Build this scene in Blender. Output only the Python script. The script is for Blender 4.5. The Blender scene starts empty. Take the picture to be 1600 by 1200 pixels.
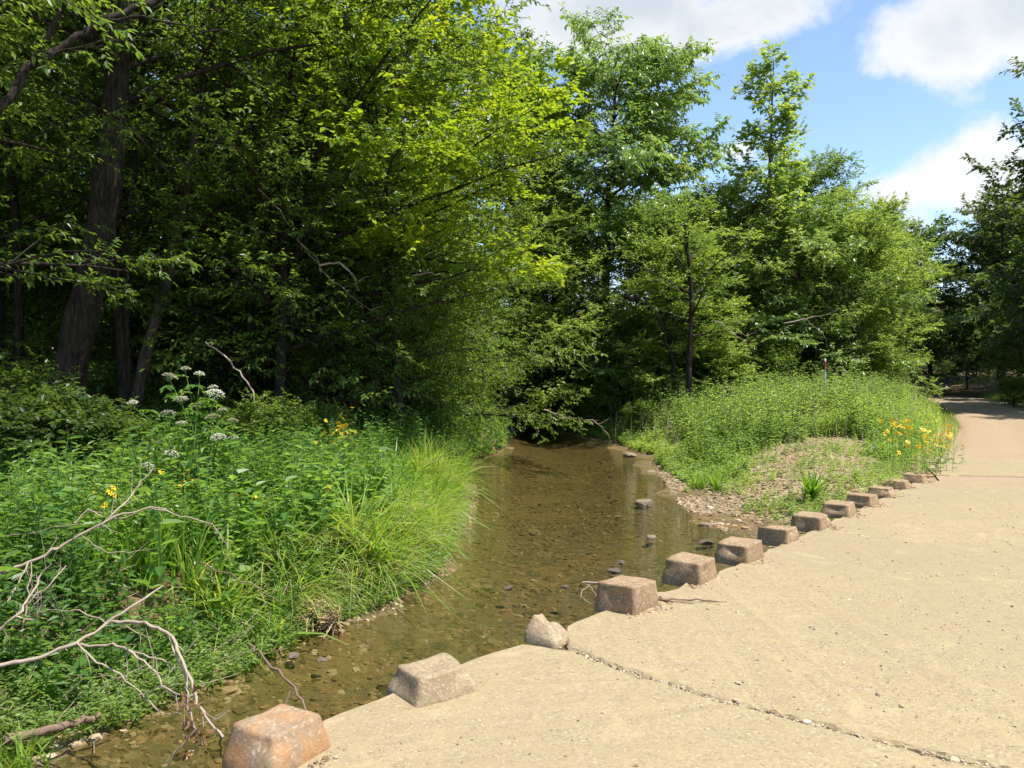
import bpy, math, random
import numpy as np
from mathutils import Vector, Matrix

sc = bpy.context.scene
C = sc.collection
F = 1270.0            # focal length in photo pixels (1600 wide)
EYE = 1.6
HZ = 575.0

# ------------------------------------------------------------------ camera
cam_d = bpy.data.cameras.new("camera")
cam_d.sensor_width = 36.0
cam_d.lens = 36.0 * F / 1600.0
cam_d.clip_start = 0.05
cam_d.clip_end = 3000
cam = bpy.data.objects.new("camera", cam_d)
C.objects.link(cam)
cam.location = (0, 0, EYE)
cam.rotation_euler = (math.radians(90) - math.atan(25 / F), 0, 0)
sc.camera = cam

# ------------------------------------------------------------------ world, sun, exposure
SUN_EL = math.radians(66)
SUN_AZ = math.radians(-24)          # from +X towards +Y
sun_dir = Vector((math.cos(SUN_EL) * math.cos(SUN_AZ), math.cos(SUN_EL) * math.sin(SUN_AZ), math.sin(SUN_EL)))

world = bpy.data.worlds.new("World")
sc.world = world
world.use_nodes = True
wn = world.node_tree
for n in list(wn.nodes):
    wn.nodes.remove(n)
def WN(t, **k):
    n = wn.nodes.new(t)
    for a, b in k.items():
        setattr(n, a, b)
    return n
def wl(a, b):
    wn.links.new(a, b)
w_out = WN('ShaderNodeOutputWorld')
w_bg = WN('ShaderNodeBackground')
w_bg.inputs['Strength'].default_value = 0.12
sky = WN('ShaderNodeTexSky')
sky.sky_type = 'NISHITA'
sky.sun_disc = False
sky.sun_elevation = SUN_EL
sky.sun_rotation = math.radians(90) - SUN_AZ
sky.air_density = 1.0
sky.dust_density = 0.3
sky.ozone_density = 1.9
tc = WN('ShaderNodeTexCoord')
# clouds live in sky directions: blobs around given directions, broken up by noise
def wmath(op, a, b=None, clamp=False):
    n = WN('ShaderNodeMath', operation=op, use_clamp=clamp)
    for i, v in enumerate((a, b)):
        if v is None: continue
        if isinstance(v, (int, float)): n.inputs[i].default_value = v
        else: wl(v, n.inputs[i])
    return n.outputs[0]
def blob(px, py, rx, rz, gain):
    d = Vector(((px - 800) / F, 1, (HZ - py) / F)).normalized()
    s = WN('ShaderNodeVectorMath', operation='SUBTRACT')
    wl(tc.outputs['Generated'], s.inputs[0]); s.inputs[1].default_value = d
    m = WN('ShaderNodeVectorMath', operation='MULTIPLY')
    wl(s.outputs[0], m.inputs[0]); m.inputs[1].default_value = (F / rx, F / rx, F / rz)
    l = WN('ShaderNodeVectorMath', operation='LENGTH'); wl(m.outputs[0], l.inputs[0])
    q = wmath('MULTIPLY', l.outputs['Value'], l.outputs['Value'])
    e = wmath('POWER', 2.718, wmath('MULTIPLY', q, -1.0))
    return wmath('MULTIPLY', e, gain)
blobs = [(960, 30, 240, 75, 1.0), (1120, 40, 170, 60, .9), (1480, 60, 130, 75, 1.0), (1600, 30, 160, 75, 1.0), (1375, 110, 45, 38, .65),
         (1420, 95, 70, 40, .7), (1530, 280, 150, 70, 1.0), (1400, 300, 90, 45, .9), (1430, 345, 110, 42, .7), (1350, 270, 55, 30, .6),
         (1140, 240, 60, 22, .45), (1280, 245, 50, 20, .35), (720, 180, 160, 120, .8), (1370, 205, 80, 10, .25)]
acc = None
for b in blobs:
    o = blob(*b)
    acc = o if acc is None else wmath('MAXIMUM', acc, o)
def wnoise(scale, detail, rough, vec=None):
    n = WN('ShaderNodeTexNoise')
    n.inputs['Scale'].default_value = scale
    n.inputs['Detail'].default_value = detail
    n.inputs['Roughness'].default_value = rough
    n.inputs['Distortion'].default_value = 0.25
    wl(tc.outputs['Generated'], n.inputs['Vector'])
    return n.outputs['Fac']
n1 = wnoise(9, 8, 0.58)
gen = wnoise(2.3, 6, 0.55)
behind = wmath('MULTIPLY', wmath('SUBTRACT', gen, 0.50), 2.2)
base = wmath('MAXIMUM', acc, wmath('MULTIPLY', behind, 0.6))
raw = wmath('ADD', base, wmath('MULTIPLY', wmath('SUBTRACT', n1, 0.5), 1.5))
mr = WN('ShaderNodeMapRange', interpolation_type='SMOOTHSTEP')
wl(raw, mr.inputs['Value'])
mr.inputs['From Min'].default_value = 0.38
mr.inputs['From Max'].default_value = 0.72
cover = mr.outputs[0]
# thick middles are greyer than the sunlit rims
mr2 = WN('ShaderNodeMapRange', interpolation_type='SMOOTHSTEP')
sep = WN('ShaderNodeSeparateXYZ'); wl(tc.outputs['Generated'], sep.inputs[0])
thick = wmath('ADD', wmath('MULTIPLY', raw, 0.55), wmath('MULTIPLY', sep.outputs['Z'], 1.35))
wl(thick, mr2.inputs['Value'])
mr2.inputs['From Min'].default_value = 0.72
mr2.inputs['From Max'].default_value = 1.15
cc = WN('ShaderNodeMix', data_type='RGBA')
cc.inputs['A'].default_value = (4.25, 4.3, 4.35, 1)
cc.inputs['B'].default_value = (2.85, 3.15, 3.5, 1)
wl(mr2.outputs[0], cc.inputs['Factor'])
veil = WN('ShaderNodeMix', data_type='RGBA', blend_type='ADD')   # thin bright summer haze over the blue
veil.inputs['Factor'].default_value = 1.0
wl(sky.outputs[0], veil.inputs['A'])
veil.inputs['B'].default_value = (0.0, 0.0, 0.10, 1)
mix = WN('ShaderNodeMix', data_type='RGBA')
wl(cover, mix.inputs['Factor'])
wl(veil.outputs['Result'], mix.inputs['A'])
wl(cc.outputs['Result'], mix.inputs['B'])
wl(mix.outputs['Result'], w_bg.inputs['Color'])
wl(w_bg.outputs[0], w_out.inputs['Surface'])

sun_d = bpy.data.lights.new("sun", 'SUN')
sun_d.energy = 4.2
sun_d.angle = math.radians(0.53)
sun_d.color = (1.0, 0.95, 0.86)
sun = bpy.data.objects.new("sun", sun_d)
C.objects.link(sun)
sun.location = (20, -9, 30)
sun.rotation_euler = sun_dir.to_track_quat('Z', 'Y').to_euler()

sc.view_settings.view_transform = 'Standard'
sc.view_settings.look = 'None'
sc.view_settings.gamma = 1
sc.view_settings.exposure = 1.0
cy = sc.cycles
cy.max_bounces = 7
cy.diffuse_bounces = 4
cy.glossy_bounces = 2
cy.transmission_bounces = 4
cy.transparent_max_bounces = 6
cy.caustics_reflective = False
cy.caustics_refractive = False
cy.sample_clamp_indirect = 6

# ------------------------------------------------------------------ naming helpers
def tag(o, label=None, cat=None, group=None, kind=None):
    if label: o['label'] = label
    if cat: o['category'] = cat
    if group: o['group'] = group
    if kind: o['kind'] = kind
    return o
def empty(name, loc, rz=0.0):
    o = bpy.data.objects.new(name, None)
    o.empty_display_size = 0.2
    o.location = loc
    o.rotation_euler = (0, 0, rz)
    C.objects.link(o)
    return o
def link_mesh(name, me, parent=None, loc=None):
    o = bpy.data.objects.new(name, me)
    C.objects.link(o)
    if parent is not None: o.parent = parent
    if loc is not None: o.location = loc
    return o
def copy_tree(o, parent=None):
    c = o.copy()
    C.objects.link(c)
    if parent is not None: c.parent = parent
    for ch in list(o.children):
        copy_tree(ch, c)
    return c

# ------------------------------------------------------------------ mesh building
class MB:
    """collects vertices, quads / tris, and one tone value per face"""
    def __init__(s):
        s.v = []; s.q = []; s.t = []; s.tq = []; s.tt = []; s.n = 0
        s.mq = []; s.mt = []
    def add(s, v, q=None, t=None, tone_q=None, tone_t=None, mat=0):
        v = np.asarray(v, dtype=np.float64).reshape(-1, 3)
        if q is not None and len(q):
            q = np.asarray(q, dtype=np.int64).reshape(-1, 4)
            s.q.append(q + s.n)
            s.tq.append(np.full(len(q), .5) if tone_q is None else np.broadcast_to(tone_q, (len(q),)))
            s.mq.append(np.full(len(q), mat))
        if t is not None and len(t):
            t = np.asarray(t, dtype=np.int64).reshape(-1, 3)
            s.t.append(t + s.n)
            s.tt.append(np.full(len(t), .5) if tone_t is None else np.broadcast_to(tone_t, (len(t),)))
            s.mt.append(np.full(len(t), mat))
        s.v.append(v); s.n += len(v)
    def mesh(s, name, mats, smooth=False):
        v = np.concatenate(s.v)
        q = np.concatenate(s.q) if s.q else np.zeros((0, 4), int)
        t = np.concatenate(s.t) if s.t else np.zeros((0, 3), int)
        me = bpy.data.meshes.new(name)
        me.vertices.add(len(v))
        me.vertices.foreach_set('co', v.astype(np.float32).ravel())
        nl = len(q) * 4 + len(t) * 3
        me.loops.add(nl)
        me.loops.foreach_set('vertex_index', np.concatenate([q.ravel(), t.ravel()]).astype(np.int32))
        me.polygons.add(len(q) + len(t))
        starts = np.concatenate([np.arange(len(q)) * 4, len(q) * 4 + np.arange(len(t)) * 3]).astype(np.int32)
        me.polygons.foreach_set('loop_start', starts)
        me.polygons.foreach_set('use_smooth', np.full(len(starts), smooth, dtype=bool))
        mi = np.concatenate((s.mq if s.mq else [np.zeros(0)]) + (s.mt if s.mt else [])).astype(np.int32)
        me.polygons.foreach_set('material_index', mi)
        me.update(calc_edges=True)
        tone = np.concatenate((s.tq if s.tq else [np.zeros(0)]) + (s.tt if s.tt else [])).astype(np.float32)
        a = me.attributes.new('tone', 'FLOAT', 'FACE')
        a.data.foreach_set('value', tone)
        if not isinstance(mats, (list, tuple)): mats = [mats]
        for m in mats: me.materials.append(m)
        return me
def norm(a):
    return a / np.maximum(np.linalg.norm(a, axis=-1, keepdims=True), 1e-9)
def tubes(mb, P, R, sides=3, mat=0, tone=0.5, cap=True):
    """P (N,K,3) R (N,K): N tubes of K rings"""
    P = np.asarray(P, float); R = np.asarray(R, float)
    N, K, _ = P.shape
    T = np.gradient(P, axis=1)
    T = norm(T)
    ref = np.where(np.abs(T[:, :1, 2:3]) > .9, np.array([1., 0, 0]), np.array([0, 0, 1.]))
    U = norm(np.cross(T, np.broadcast_to(ref, T.shape)))
    V = np.cross(T, U)
    a = np.arange(sides) * 2 * np.pi / sides
    ring = (P[:, :, None, :] + R[:, :, None, None] * (np.cos(a)[None, None, :, None] * U[:, :, None, :] + np.sin(a)[None, None, :, None] * V[:, :, None, :]))
    vid = np.arange(N * K * sides).reshape(N, K, sides)
    A = vid[:, :-1, :]; B = vid[:, 1:, :]
    q = np.stack([A, np.roll(A, -1, 2), np.roll(B, -1, 2), B], -1).reshape(-1, 4)
    mb.add(ring, q, tone_q=tone, mat=mat)
def tube(mb, pts, radii, sides=6, **k):
    pts = np.asarray(pts, float)
    if np.isscalar(radii): radii = [radii] * len(pts)
    tubes(mb, pts[None], np.asarray(radii, float)[None], sides, **k)
def wavy(pts, sub, amp, rng):
    """resample a polyline and give it small kinks"""
    pts = np.asarray(pts, float)
    out = []
    for a, b in zip(pts[:-1], pts[1:]):
        L = np.linalg.norm(b - a)
        for i in range(sub):
            p = a + (b - a) * i / sub
            if i: p = p + rng.normal(0, amp, 3) * L
            out.append(p)
    out.append(pts[-1])
    return np.array(out)
def leaves(mb, P, D, N, S, w=.5, fold=.1, curl=.12, tone=None, mat=0):
    """leaf blades folded along the midrib: P base, D along, N up, S length"""
    D = norm(D); R = norm(np.cross(D, N)); N = np.cross(R, D)
    T = np.array([[0, 0, 0], [.5 * w, .33, fold], [.36 * w, .68, fold * .6 - curl * .4], [0, 1, -curl], [-.36 * w, .68, fold * .6 - curl * .4], [-.5 * w, .33, fold]])
    V = P[:, None, :] + S[:, None, None] * (T[None, :, 0:1] * R[:, None, :] + T[None, :, 1:2] * D[:, None, :] + T[None, :, 2:3] * N[:, None, :])
    n = len(P)
    b = (np.arange(n) * 6)[:, None]
    q = np.concatenate([b + np.array([[0, 1, 2, 3]]), b + np.array([[0, 3, 4, 5]])], 1).reshape(-1, 4)
    tn = None if tone is None else np.repeat(tone, 2)
    mb.add(V, q, tone_q=tn, mat=mat)
def blades(mb, B, az, L, lean, w, rng, K=5, tone=None, mat=0):
    """arching grass blades as tapering ribbons"""
    n = len(B)
    t = np.linspace(0, 1, K)[None, :]
    r = L[:, None] * lean[:, None] * t ** 1.7
    h = L[:, None] * (t * np.sqrt(np.maximum(1 - (lean[:, None] * .8) ** 2, .12)) - (lean[:, None] ** 2.2) * .55 * t ** 3)
    dx = np.cos(az)[:, None]; dy = np.sin(az)[:, None]
    P = np.stack([B[:, 0:1] + dx * r, B[:, 1:2] + dy * r, B[:, 2:3] + h], -1)
    yaw = az + rng.normal(0, .5, n)
    side = np.stack([-np.sin(yaw), np.cos(yaw), rng.normal(0, .25, n)], -1)[:, None, :]
    ww = (w[:, None] * np.array([.7, 1, .9, .6, .08])[None, :K])[..., None] * .5
    V = np.stack([P - side * ww, P + side * ww], 2)
    vid = np.arange(n * K * 2).reshape(n, K, 2)
    q = np.stack([vid[:, :-1, 0], vid[:, :-1, 1], vid[:, 1:, 1], vid[:, 1:, 0]], -1).reshape(-1, 4)
    tn = None if tone is None else np.repeat(tone, K - 1)
    mb.add(V.reshape(-1, 3), q, tone_q=tn, mat=mat)
def herb(mb, B, H, rng, nl=12, leaf=.07, w=.35, spread=.2, mat_leaf=0, mat_stem=1, stem_r=.003, t0=.15, tone_mu=.5, droop=.1, tone=None):
    """leafy stems: B bases (n,3), H heights (n)"""
    n = len(B)
    az = rng.uniform(0, 6.283, n)
    ld = np.stack([np.cos(az), np.sin(az), np.zeros(n)], -1) * (rng.uniform(0, spread, n) * H)[:, None]
    t = np.linspace(0, 1, 4)
    P = B[:, None, :] + ld[:, None, :] * (t ** 1.6)[None, :, None] + np.array([0, 0, 1.])[None, None, :] * (H[:, None] * t[None, :])[..., None]
    tubes(mb, P, stem_r * np.array([1, .9, .7, .3])[None, :] * (H[:, None] / .5) ** .5, 3, mat=mat_stem)
    u = (t0 + (1 - t0) * (np.arange(nl) + .6) / nl)[None, :] + rng.uniform(-.03, .03, (n, nl))
    u = np.clip(u, 0, 1)
    LP = B[:, None, :] + ld[:, None, :] * (u ** 1.6)[..., None] + np.array([0, 0, 1.]) * (H[:, None] * u)[..., None]
    ang = az[:, None] + np.arange(nl)[None, :] * 2.4 + rng.normal(0, .25, (n, nl))
    el = rng.uniform(-.1, .75, (n, nl)) - droop
    D = np.stack([np.cos(ang) * np.cos(el), np.sin(ang) * np.cos(el), np.sin(el)], -1)
    Nn = np.stack([-np.cos(ang) * np.sin(el), -np.sin(ang) * np.sin(el), np.cos(el)], -1) + rng.normal(0, .25, (n, nl, 3))
    S = leaf * rng.uniform(.6, 1.25, (n, nl)) * (1.1 - .5 * u)
    tn = (tone if tone is not None else np.clip(rng.normal(tone_mu, .16, n), 0, 1))[:, None] + rng.normal(0, .10, (n, nl))
    leaves(mb, LP.reshape(-1, 3), D.reshape(-1, 3), Nn.reshape(-1, 3), S.reshape(-1), w=w, fold=.06, curl=.22, tone=np.clip(tn, 0, 1).reshape(-1), mat=mat_leaf)

# ------------------------------------------------------------------ materials
def new_mat(name):
    m = bpy.data.materials.new(name)
    m.use_nodes = True
    nt = m.node_tree
    for n in list(nt.nodes): nt.nodes.remove(n)
    out = nt.nodes.new('ShaderNodeOutputMaterial')
    return m, nt, out
def N_(nt, t, **k):
    n = nt.nodes.new(t)
    for a, b in k.items(): setattr(n, a, b)
    return n
def noise_(nt, scale, detail=4, rough=.55, vec=None, dist=0.0):
    n = N_(nt, 'ShaderNodeTexNoise')
    n.inputs['Scale'].default_value = scale
    n.inputs['Detail'].default_value = detail
    n.inputs['Roughness'].default_value = rough
    n.inputs['Distortion'].default_value = dist
    if vec is not None: nt.links.new(vec, n.inputs['Vector'])
    return n.outputs['Fac']
def ramp_(nt, fac, stops, interp='LINEAR'):
    r = N_(nt, 'ShaderNodeValToRGB')
    r.color_ramp.interpolation = interp
    el = r.color_ramp.elements
    while len(el) < len(stops): el.new(.5)
    for e, (p, c) in zip(el, stops):
        e.position = p
        e.color = (c[0], c[1], c[2], 1) if not isinstance(c, (int, float)) else (c, c, c, 1)
    nt.links.new(fac, r.inputs[0])
    return r.outputs[0]
def mix_(nt, fac, a, b, blend='MIX'):
    m = N_(nt, 'ShaderNodeMix', data_type='RGBA', blend_type=blend)
    for s, v in (('Factor', fac), ('A', a), ('B', b)):
        if isinstance(v, (int, float)): m.inputs[s].default_value = v
        elif isinstance(v, tuple): m.inputs[s].default_value = (v[0], v[1], v[2], 1)
        else: nt.links.new(v, m.inputs[s])
    return m.outputs['Result']
def math_(nt, op, a, b=None, clamp=False):
    n = N_(nt, 'ShaderNodeMath', operation=op, use_clamp=clamp)
    for i, v in enumerate((a, b)):
        if v is None: continue
        if isinstance(v, (int, float)): n.inputs[i].default_value = v
        else: nt.links.new(v, n.inputs[i])
    return n.outputs[0]
def bump_(nt, h, strength=.4, dist=.01):
    b = N_(nt, 'ShaderNodeBump')
    b.inputs['Strength'].default_value = strength
    b.inputs['Distance'].default_value = dist
    nt.links.new(h, b.inputs['Height'])
    return b.outputs[0]

def leaf_mat(name, dark, mid, light, trans=.5, gloss=.4, rough=.4, tgain=2.2):
    m, nt, out = new_mat(name)
    at = N_(nt, 'ShaderNodeAttribute', attribute_name='tone')
    oi = N_(nt, 'ShaderNodeObjectInfo')
    f = math_(nt, 'ADD', at.outputs['Fac'], math_(nt, 'MULTIPLY', math_(nt, 'SUBTRACT', oi.outputs['Random'], .5), .22), True)
    col = ramp_(nt, f, [(0.0, dark), (.5, mid), (1.0, light)])
    p = N_(nt, 'ShaderNodeBsdfPrincipled')
    nt.links.new(col, p.inputs['Base Color'])
    p.inputs['Roughness'].default_value = rough
    p.inputs['Specular IOR Level'].default_value = gloss
    tr = N_(nt, 'ShaderNodeBsdfTranslucent')
    tcol = mix_(nt, 1.0, col, (1.3 * tgain, 1.1 * tgain, .5 * tgain), 'MULTIPLY')
    nt.links.new(tcol, tr.inputs['Color'])
    mx = N_(nt, 'ShaderNodeMixShader')
    mx.inputs[0].default_value = trans
    nt.links.new(p.outputs[0], mx.inputs[1]); nt.links.new(tr.outputs[0], mx.inputs[2])
    nt.links.new(mx.outputs[0], out.inputs['Surface'])
    return m
def plain(name, col, rough=.8, spec=.3, var=0.0, scale=20, bump=0, bscale=40):
    m, nt, out = new_mat(name)
    p = N_(nt, 'ShaderNodeBsdfPrincipled')
    geo = N_(nt, 'ShaderNodeTexCoord').outputs['Object']
    if var:
        c = mix_(nt, noise_(nt, scale, 5, .6, geo), tuple(x * (1 - var) for x in col), tuple(min(1, x * (1 + var)) for x in col))
        nt.links.new(c, p.inputs['Base Color'])
    else:
        p.inputs['Base Color'].default_value = (*col, 1)
    p.inputs['Roughness'].default_value = rough
    p.inputs['Specular IOR Level'].default_value = spec
    if bump:
        nt.links.new(bump_(nt, noise_(nt, bscale, 5, .65, geo), .7, bump), p.inputs['Normal'])
    nt.links.new(p.outputs[0], out.inputs['Surface'])
    return m
def bark_mat(name, a, b, moss=.15):
    m, nt, out = new_mat(name)
    tcn = N_(nt, 'ShaderNodeTexCoord').outputs['Object']
    mp = N_(nt, 'ShaderNodeMapping'); mp.inputs['Scale'].default_value = (1, 1, .18)
    nt.links.new(tcn, mp.inputs[0])
    ridg = noise_(nt, 26, 5, .65, mp.outputs[0], .4)
    big = noise_(nt, 3.0, 3, .5, tcn)
    col = mix_(nt, ramp_(nt, ridg, [(.35, 0.0), (.62, 1.0)]), a, b)
    col = mix_(nt, math_(nt, 'MULTIPLY', ramp_(nt, big, [(.5, 0.0), (.7, 1.0)]), moss), col, (.05, .07, .025))
    p = N_(nt, 'ShaderNodeBsdfPrincipled')
    nt.links.new(col, p.inputs['Base Color']); p.inputs['Roughness'].default_value = .9
    p.inputs['Specular IOR Level'].default_value = .15
    nt.links.new(bump_(nt, ridg, 1.0, .05), p.inputs['Normal'])
    nt.links.new(p.outputs[0], out.inputs['Surface'])
    return m

M = {}
M['leaf_green'] = leaf_mat('leaf_green', (.048, .098, .018), (.092, .165, .028), (.165, .25, .042))
M['leaf_deep'] = leaf_mat('leaf_deep', (.034, .070, .018), (.062, .115, .024), (.10, .16, .034))
M['leaf_yellow'] = leaf_mat('leaf_yellow', (.11, .195, .014), (.185, .27, .018), (.31, .35, .03), trans=.5)
M['leaf_grey'] = leaf_mat('leaf_grey', (.075, .145, .045), (.125, .21, .065), (.20, .29, .09), gloss=.6, rough=.35)
M['leaf_light'] = leaf_mat('leaf_light', (.095, .165, .042), (.155, .24, .06), (.24, .34, .085), trans=.5)
M['leaf_dark'] = leaf_mat('leaf_dark', (.034, .066, .015), (.058, .100, .022), (.09, .14, .030), trans=.4)
M['weed'] = leaf_mat('weed', (.055, .13, .03), (.11, .22, .045), (.19, .31, .065))
M['weed_pale'] = leaf_mat('weed_pale', (.09, .165, .045), (.165, .265, .068), (.26, .35, .10))
M['grass'] = leaf_mat('grass', (.07, .18, .02), (.17, .30, .035), (.38, .37, .15), trans=.4)
M['dry_leaf'] = leaf_mat('dry_leaf', (.13, .07, .03), (.25, .14, .06), (.38, .25, .12), trans=.25)
M['bark'] = bark_mat('bark', (.014, .011, .009), (.062, .050, .038))
M['bark_pale'] = bark_mat('bark_pale', (.04, .032, .024), (.16, .13, .10), .05)
M['twig'] = plain('twig', (.10, .12, .04), .7, .2, .3, 30)
M['stem'] = plain('stem', (.07, .14, .03), .6, .3, .3, 20)
M['dead'] = plain('dead_wood', (.36, .28, .21), .85, .2, .45, 22, .004, 60)
M['dead_dark'] = plain('dead_wood_brown', (.20, .13, .095), .85, .2, .45, 22, .004, 60)
M['white_petal'] = leaf_mat('white_petal', (.42, .44, .30), (.60, .61, .50), (.72, .72, .62), trans=.25, tgain=.8)
M['yellow_petal'] = leaf_mat('yellow_petal', (.75, .40, .01), (.85, .55, .015), (.90, .66, .03), trans=.25, tgain=.8)
M['flower_centre'] = plain('flower_centre', (.16, .07, .01))

# ------------------------------------------------------------------ the lie of the land
def sstep(a, b, x):
    t = np.clip((np.asarray(x, float) - a) / (b - a), 0, 1)
    return t * t * (3 - 2 * t)
WATER = -0.45
YL = [-60, -10, 0, 2, 4.2, 4.5, 5.2, 6.3, 6.8, 8, 10, 11.6, 16.8, 20.8, 24, 28, 35, 60, 400]
XLv = [-30, -11, -4.6, -3.6, -2.75, -2.5, -2.15, -1.72, -1.34, -.95, -.88, -.88, -1.05, -.2, -.5, -3, -9, -30, -330]
YR = [-60, -10, 0, 5, 7, 8.2, 8.8, 9.5, 10, 12.1, 14.9, 18.6, 22.6, 26, 30, 36, 60, 400]
XRv = [60, 22, 16, 10, 6, 3.6, 3.2, 2.98, 2.8, 2.67, 2.9, 3.2, 2.6, 1.5, -1, -6, -26, -326]
RY = [11, 14, 16.3, 22, 30, 38, 44, 52, 60, 70, 90]
RX = [6.2, 7.4, 9.0, 12.3, 16.3, 19.9, 21.5, 20.5, 16, 8, -12]
RW = [5.0, 4.8, 4.4, 4.0, 3.7, 3.6, 3.6, 3.8, 4, 4, 4]
ED = lambda y: .81 * y - 3.55                 # upstream edge of the crossing
def deck_s(x, y): return (x - ED(y)) * .777
def vnoise(x, y, s, seed=0):
    """cheap smooth value noise"""
    x = np.asarray(x, float) * s + seed * 17.3; y = np.asarray(y, float) * s + seed * 7.7
    xi = np.floor(x); yi = np.floor(y); fx = x - xi; fy = y - yi
    fx = fx * fx * (3 - 2 * fx); fy = fy * fy * (3 - 2 * fy)
    def h(a, b):
        v = np.sin(a * 127.1 + b * 311.7 + seed * 13.7) * 43758.5453
        return v - np.floor(v)
    return (h(xi, yi) * (1 - fx) + h(xi + 1, yi) * fx) * (1 - fy) + (h(xi, yi + 1) * (1 - fx) + h(xi + 1, yi + 1) * fx) * fy
def road_x(y): return np.interp(y, RY, RX)
def road_w(y): return np.interp(y, RY, RW)
def shore(x, y):
    jag = (vnoise(x, y, 1.2, 3) - .5) * .55 + (vnoise(x, y, 5, 4) - .5) * .12
    return np.interp(y, YL, XLv) - x + jag, x - np.interp(y, YR, XRv) + jag
def ground_z(x, y):
    x = np.asarray(x, float); y = np.asarray(y, float)
    dl, dr = shore(x, y)
    inside = np.minimum(-dl, -dr)
    bed = WATER + .02 - .30 * sstep(0, 1.6, inside) + .05 * (vnoise(x, y, 1.1, 5) - .5) * sstep(.1, 1, inside)
    shallow = sstep(6.5, 10, y) * sstep(18, 13, y) * sstep(-1.5, 1.5, x)
    bed = bed + .10 * shallow * sstep(.4, 1.2, inside)
    zl = WATER - .06 + .50 * sstep(-.10, .55, dl) + .035 * np.maximum(dl, 0) + .16 * np.maximum(dl - 8, 0) - .08 * np.maximum(dl - 60, 0)
    zl += .10 * (vnoise(x, y, .8, 1) - .4) * sstep(.6, 2, dl) + .35 * (vnoise(x, y, .15, 2) - .4) * sstep(4, 9, dl)
    zr = WATER + .02 + .43 * sstep(0, 2.6, dr) + .02 * np.clip(dr, 0, 6) * sstep(13, 16, y)
    mound = np.exp(-(np.abs(x - 8.4) / 4.0) ** 3 - (np.abs(y - 23.5) / 6.0) ** 3)
    away = sstep(0.0, 1.6, road_x(y) - x)
    zr += (.34 + .25 * (vnoise(x, y, .45, 15) - .5)) * mound * away
    zr += .03 * (vnoise(x, y, 2.5, 6) - .5) * sstep(.3, 1, dr)
    right = x - (road_x(y) + road_w(y))
    zr += .10 * np.clip(right - .6, 0, 60) * sstep(10, 16, y) * .6
    z = np.where(dl > 0, np.maximum(zl, bed), np.where(dr > 0, zr, bed))
    # everything rises softly far away, and the land closes the creek behind the camera
    z = z + .10 * np.maximum(y - 55, 0) * sstep(0, 4, np.maximum(dl, dr)) * (y < 200) + 14.5 * (y >= 200)
    z = np.where(y < -7, np.maximum(z, -.45 + .45 * sstep(-7, -10, y)), z)
    # bed for the road and the crossing
    s = deck_s(x, y)
    on_deck = (s > .06) & (s < 4.05) & (y < 14.3) & (y > -14)
    z = np.where(on_deck, np.minimum(z, -.25), z)
    rr = (x - road_x(y)) / road_w(y)
    on_road = (rr > -.02) & (rr < 1.02) & (y > 11)
    near_road = sstep(-.45, -.05, rr) * sstep(1.4, 1.05, rr) * (y > 11)
    flat = np.where(y > 11, -.03 + .10 * np.maximum(y - 55, 0), z)
    z = z * (1 - near_road) + flat * near_road
    z = np.where(on_road, np.minimum(z, flat), z)
    return np.clip(z, -1.2, 17)
def gz(x, y): return float(ground_z(np.array([x]), np.array([y]))[0])
def P(px, py, Y):
    return Vector(((px - 800) / F * Y, Y, EYE + (HZ - py) / F * Y))
def onplane(px, py, z=0.0):
    Y = F * (EYE - z) / (py - HZ)
    return Vector(((px - 800) / F * Y, Y, z))

def axis_grid(spans):
    out = []
    for a, b, st in spans:
        n = max(1, int(round((b - a) / st)))
        out.append(np.linspace(a, b, n, endpoint=False))
    out.append(np.array([spans[-1][1]]))
    return np.concatenate(out)
gx = axis_grid([(-900, -120, 60), (-120, -30, 6), (-30, -8, .7), (-8, 14, .11), (14, 30, .35), (30, 120, 5), (120, 900, 60)])
gy = axis_grid([(-400, -40, 40), (-40, -8, 2), (-8, 2, .5), (2, 24, .11), (24, 50, .4), (50, 120, 3), (120, 1500, 60)])
GX, GY = np.meshgrid(gx, gy)
GZ = ground_z(GX, GY)
mb = MB()
ny, nx = GX.shape
vid = np.arange(nx * ny).reshape(ny, nx)
mb.add(np.stack([GX, GY, GZ], -1), np.stack([vid[:-1, :-1], vid[:-1, 1:], vid[1:, 1:], vid[1:, :-1]], -1).reshape(-1, 4))
m, nt, out = new_mat('ground_soil')
gpos = N_(nt, 'ShaderNodeNewGeometry').outputs['Position']
a_lit = N_(nt, 'ShaderNodeAttribute', attribute_name='litter').outputs['Fac']
a_bed = N_(nt, 'ShaderNodeAttribute', attribute_name='streambed').outputs['Fac']
nA = noise_(nt, 1.3, 5, .6, gpos); nB = noise_(nt, 14, 6, .7, gpos); nC = noise_(nt, 60, 4, .6, gpos)
dirt = mix_(nt, nB, (.27, .18, .10), (.39, .29, .18))
dirt = mix_(nt, ramp_(nt, nA, [(.42, 0.0), (.62, 1.0)]), dirt, (.24, .145, .085))
vor = N_(nt, 'ShaderNodeTexVoronoi'); vor.inputs['Scale'].default_value = 22; nt.links.new(gpos, vor.inputs['Vector'])
peb = N_(nt, 'ShaderNodeTexVoronoi'); peb.inputs['Scale'].default_value = 34; nt.links.new(gpos, peb.inputs['Vector'])
sepc = N_(nt, 'ShaderNodeSeparateColor'); nt.links.new(peb.outputs['Color'], sepc.inputs[0])
pebc = ramp_(nt, sepc.outputs[0], [(0, (.19, .13, .08)), (.4, (.29, .205, .125)), (.75, (.38, .285, .18)), (1, (.48, .40, .29))])
dirt = mix_(nt, ramp_(nt, nB, [(.45, .15), (.6, .75)]), dirt, pebc)
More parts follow.
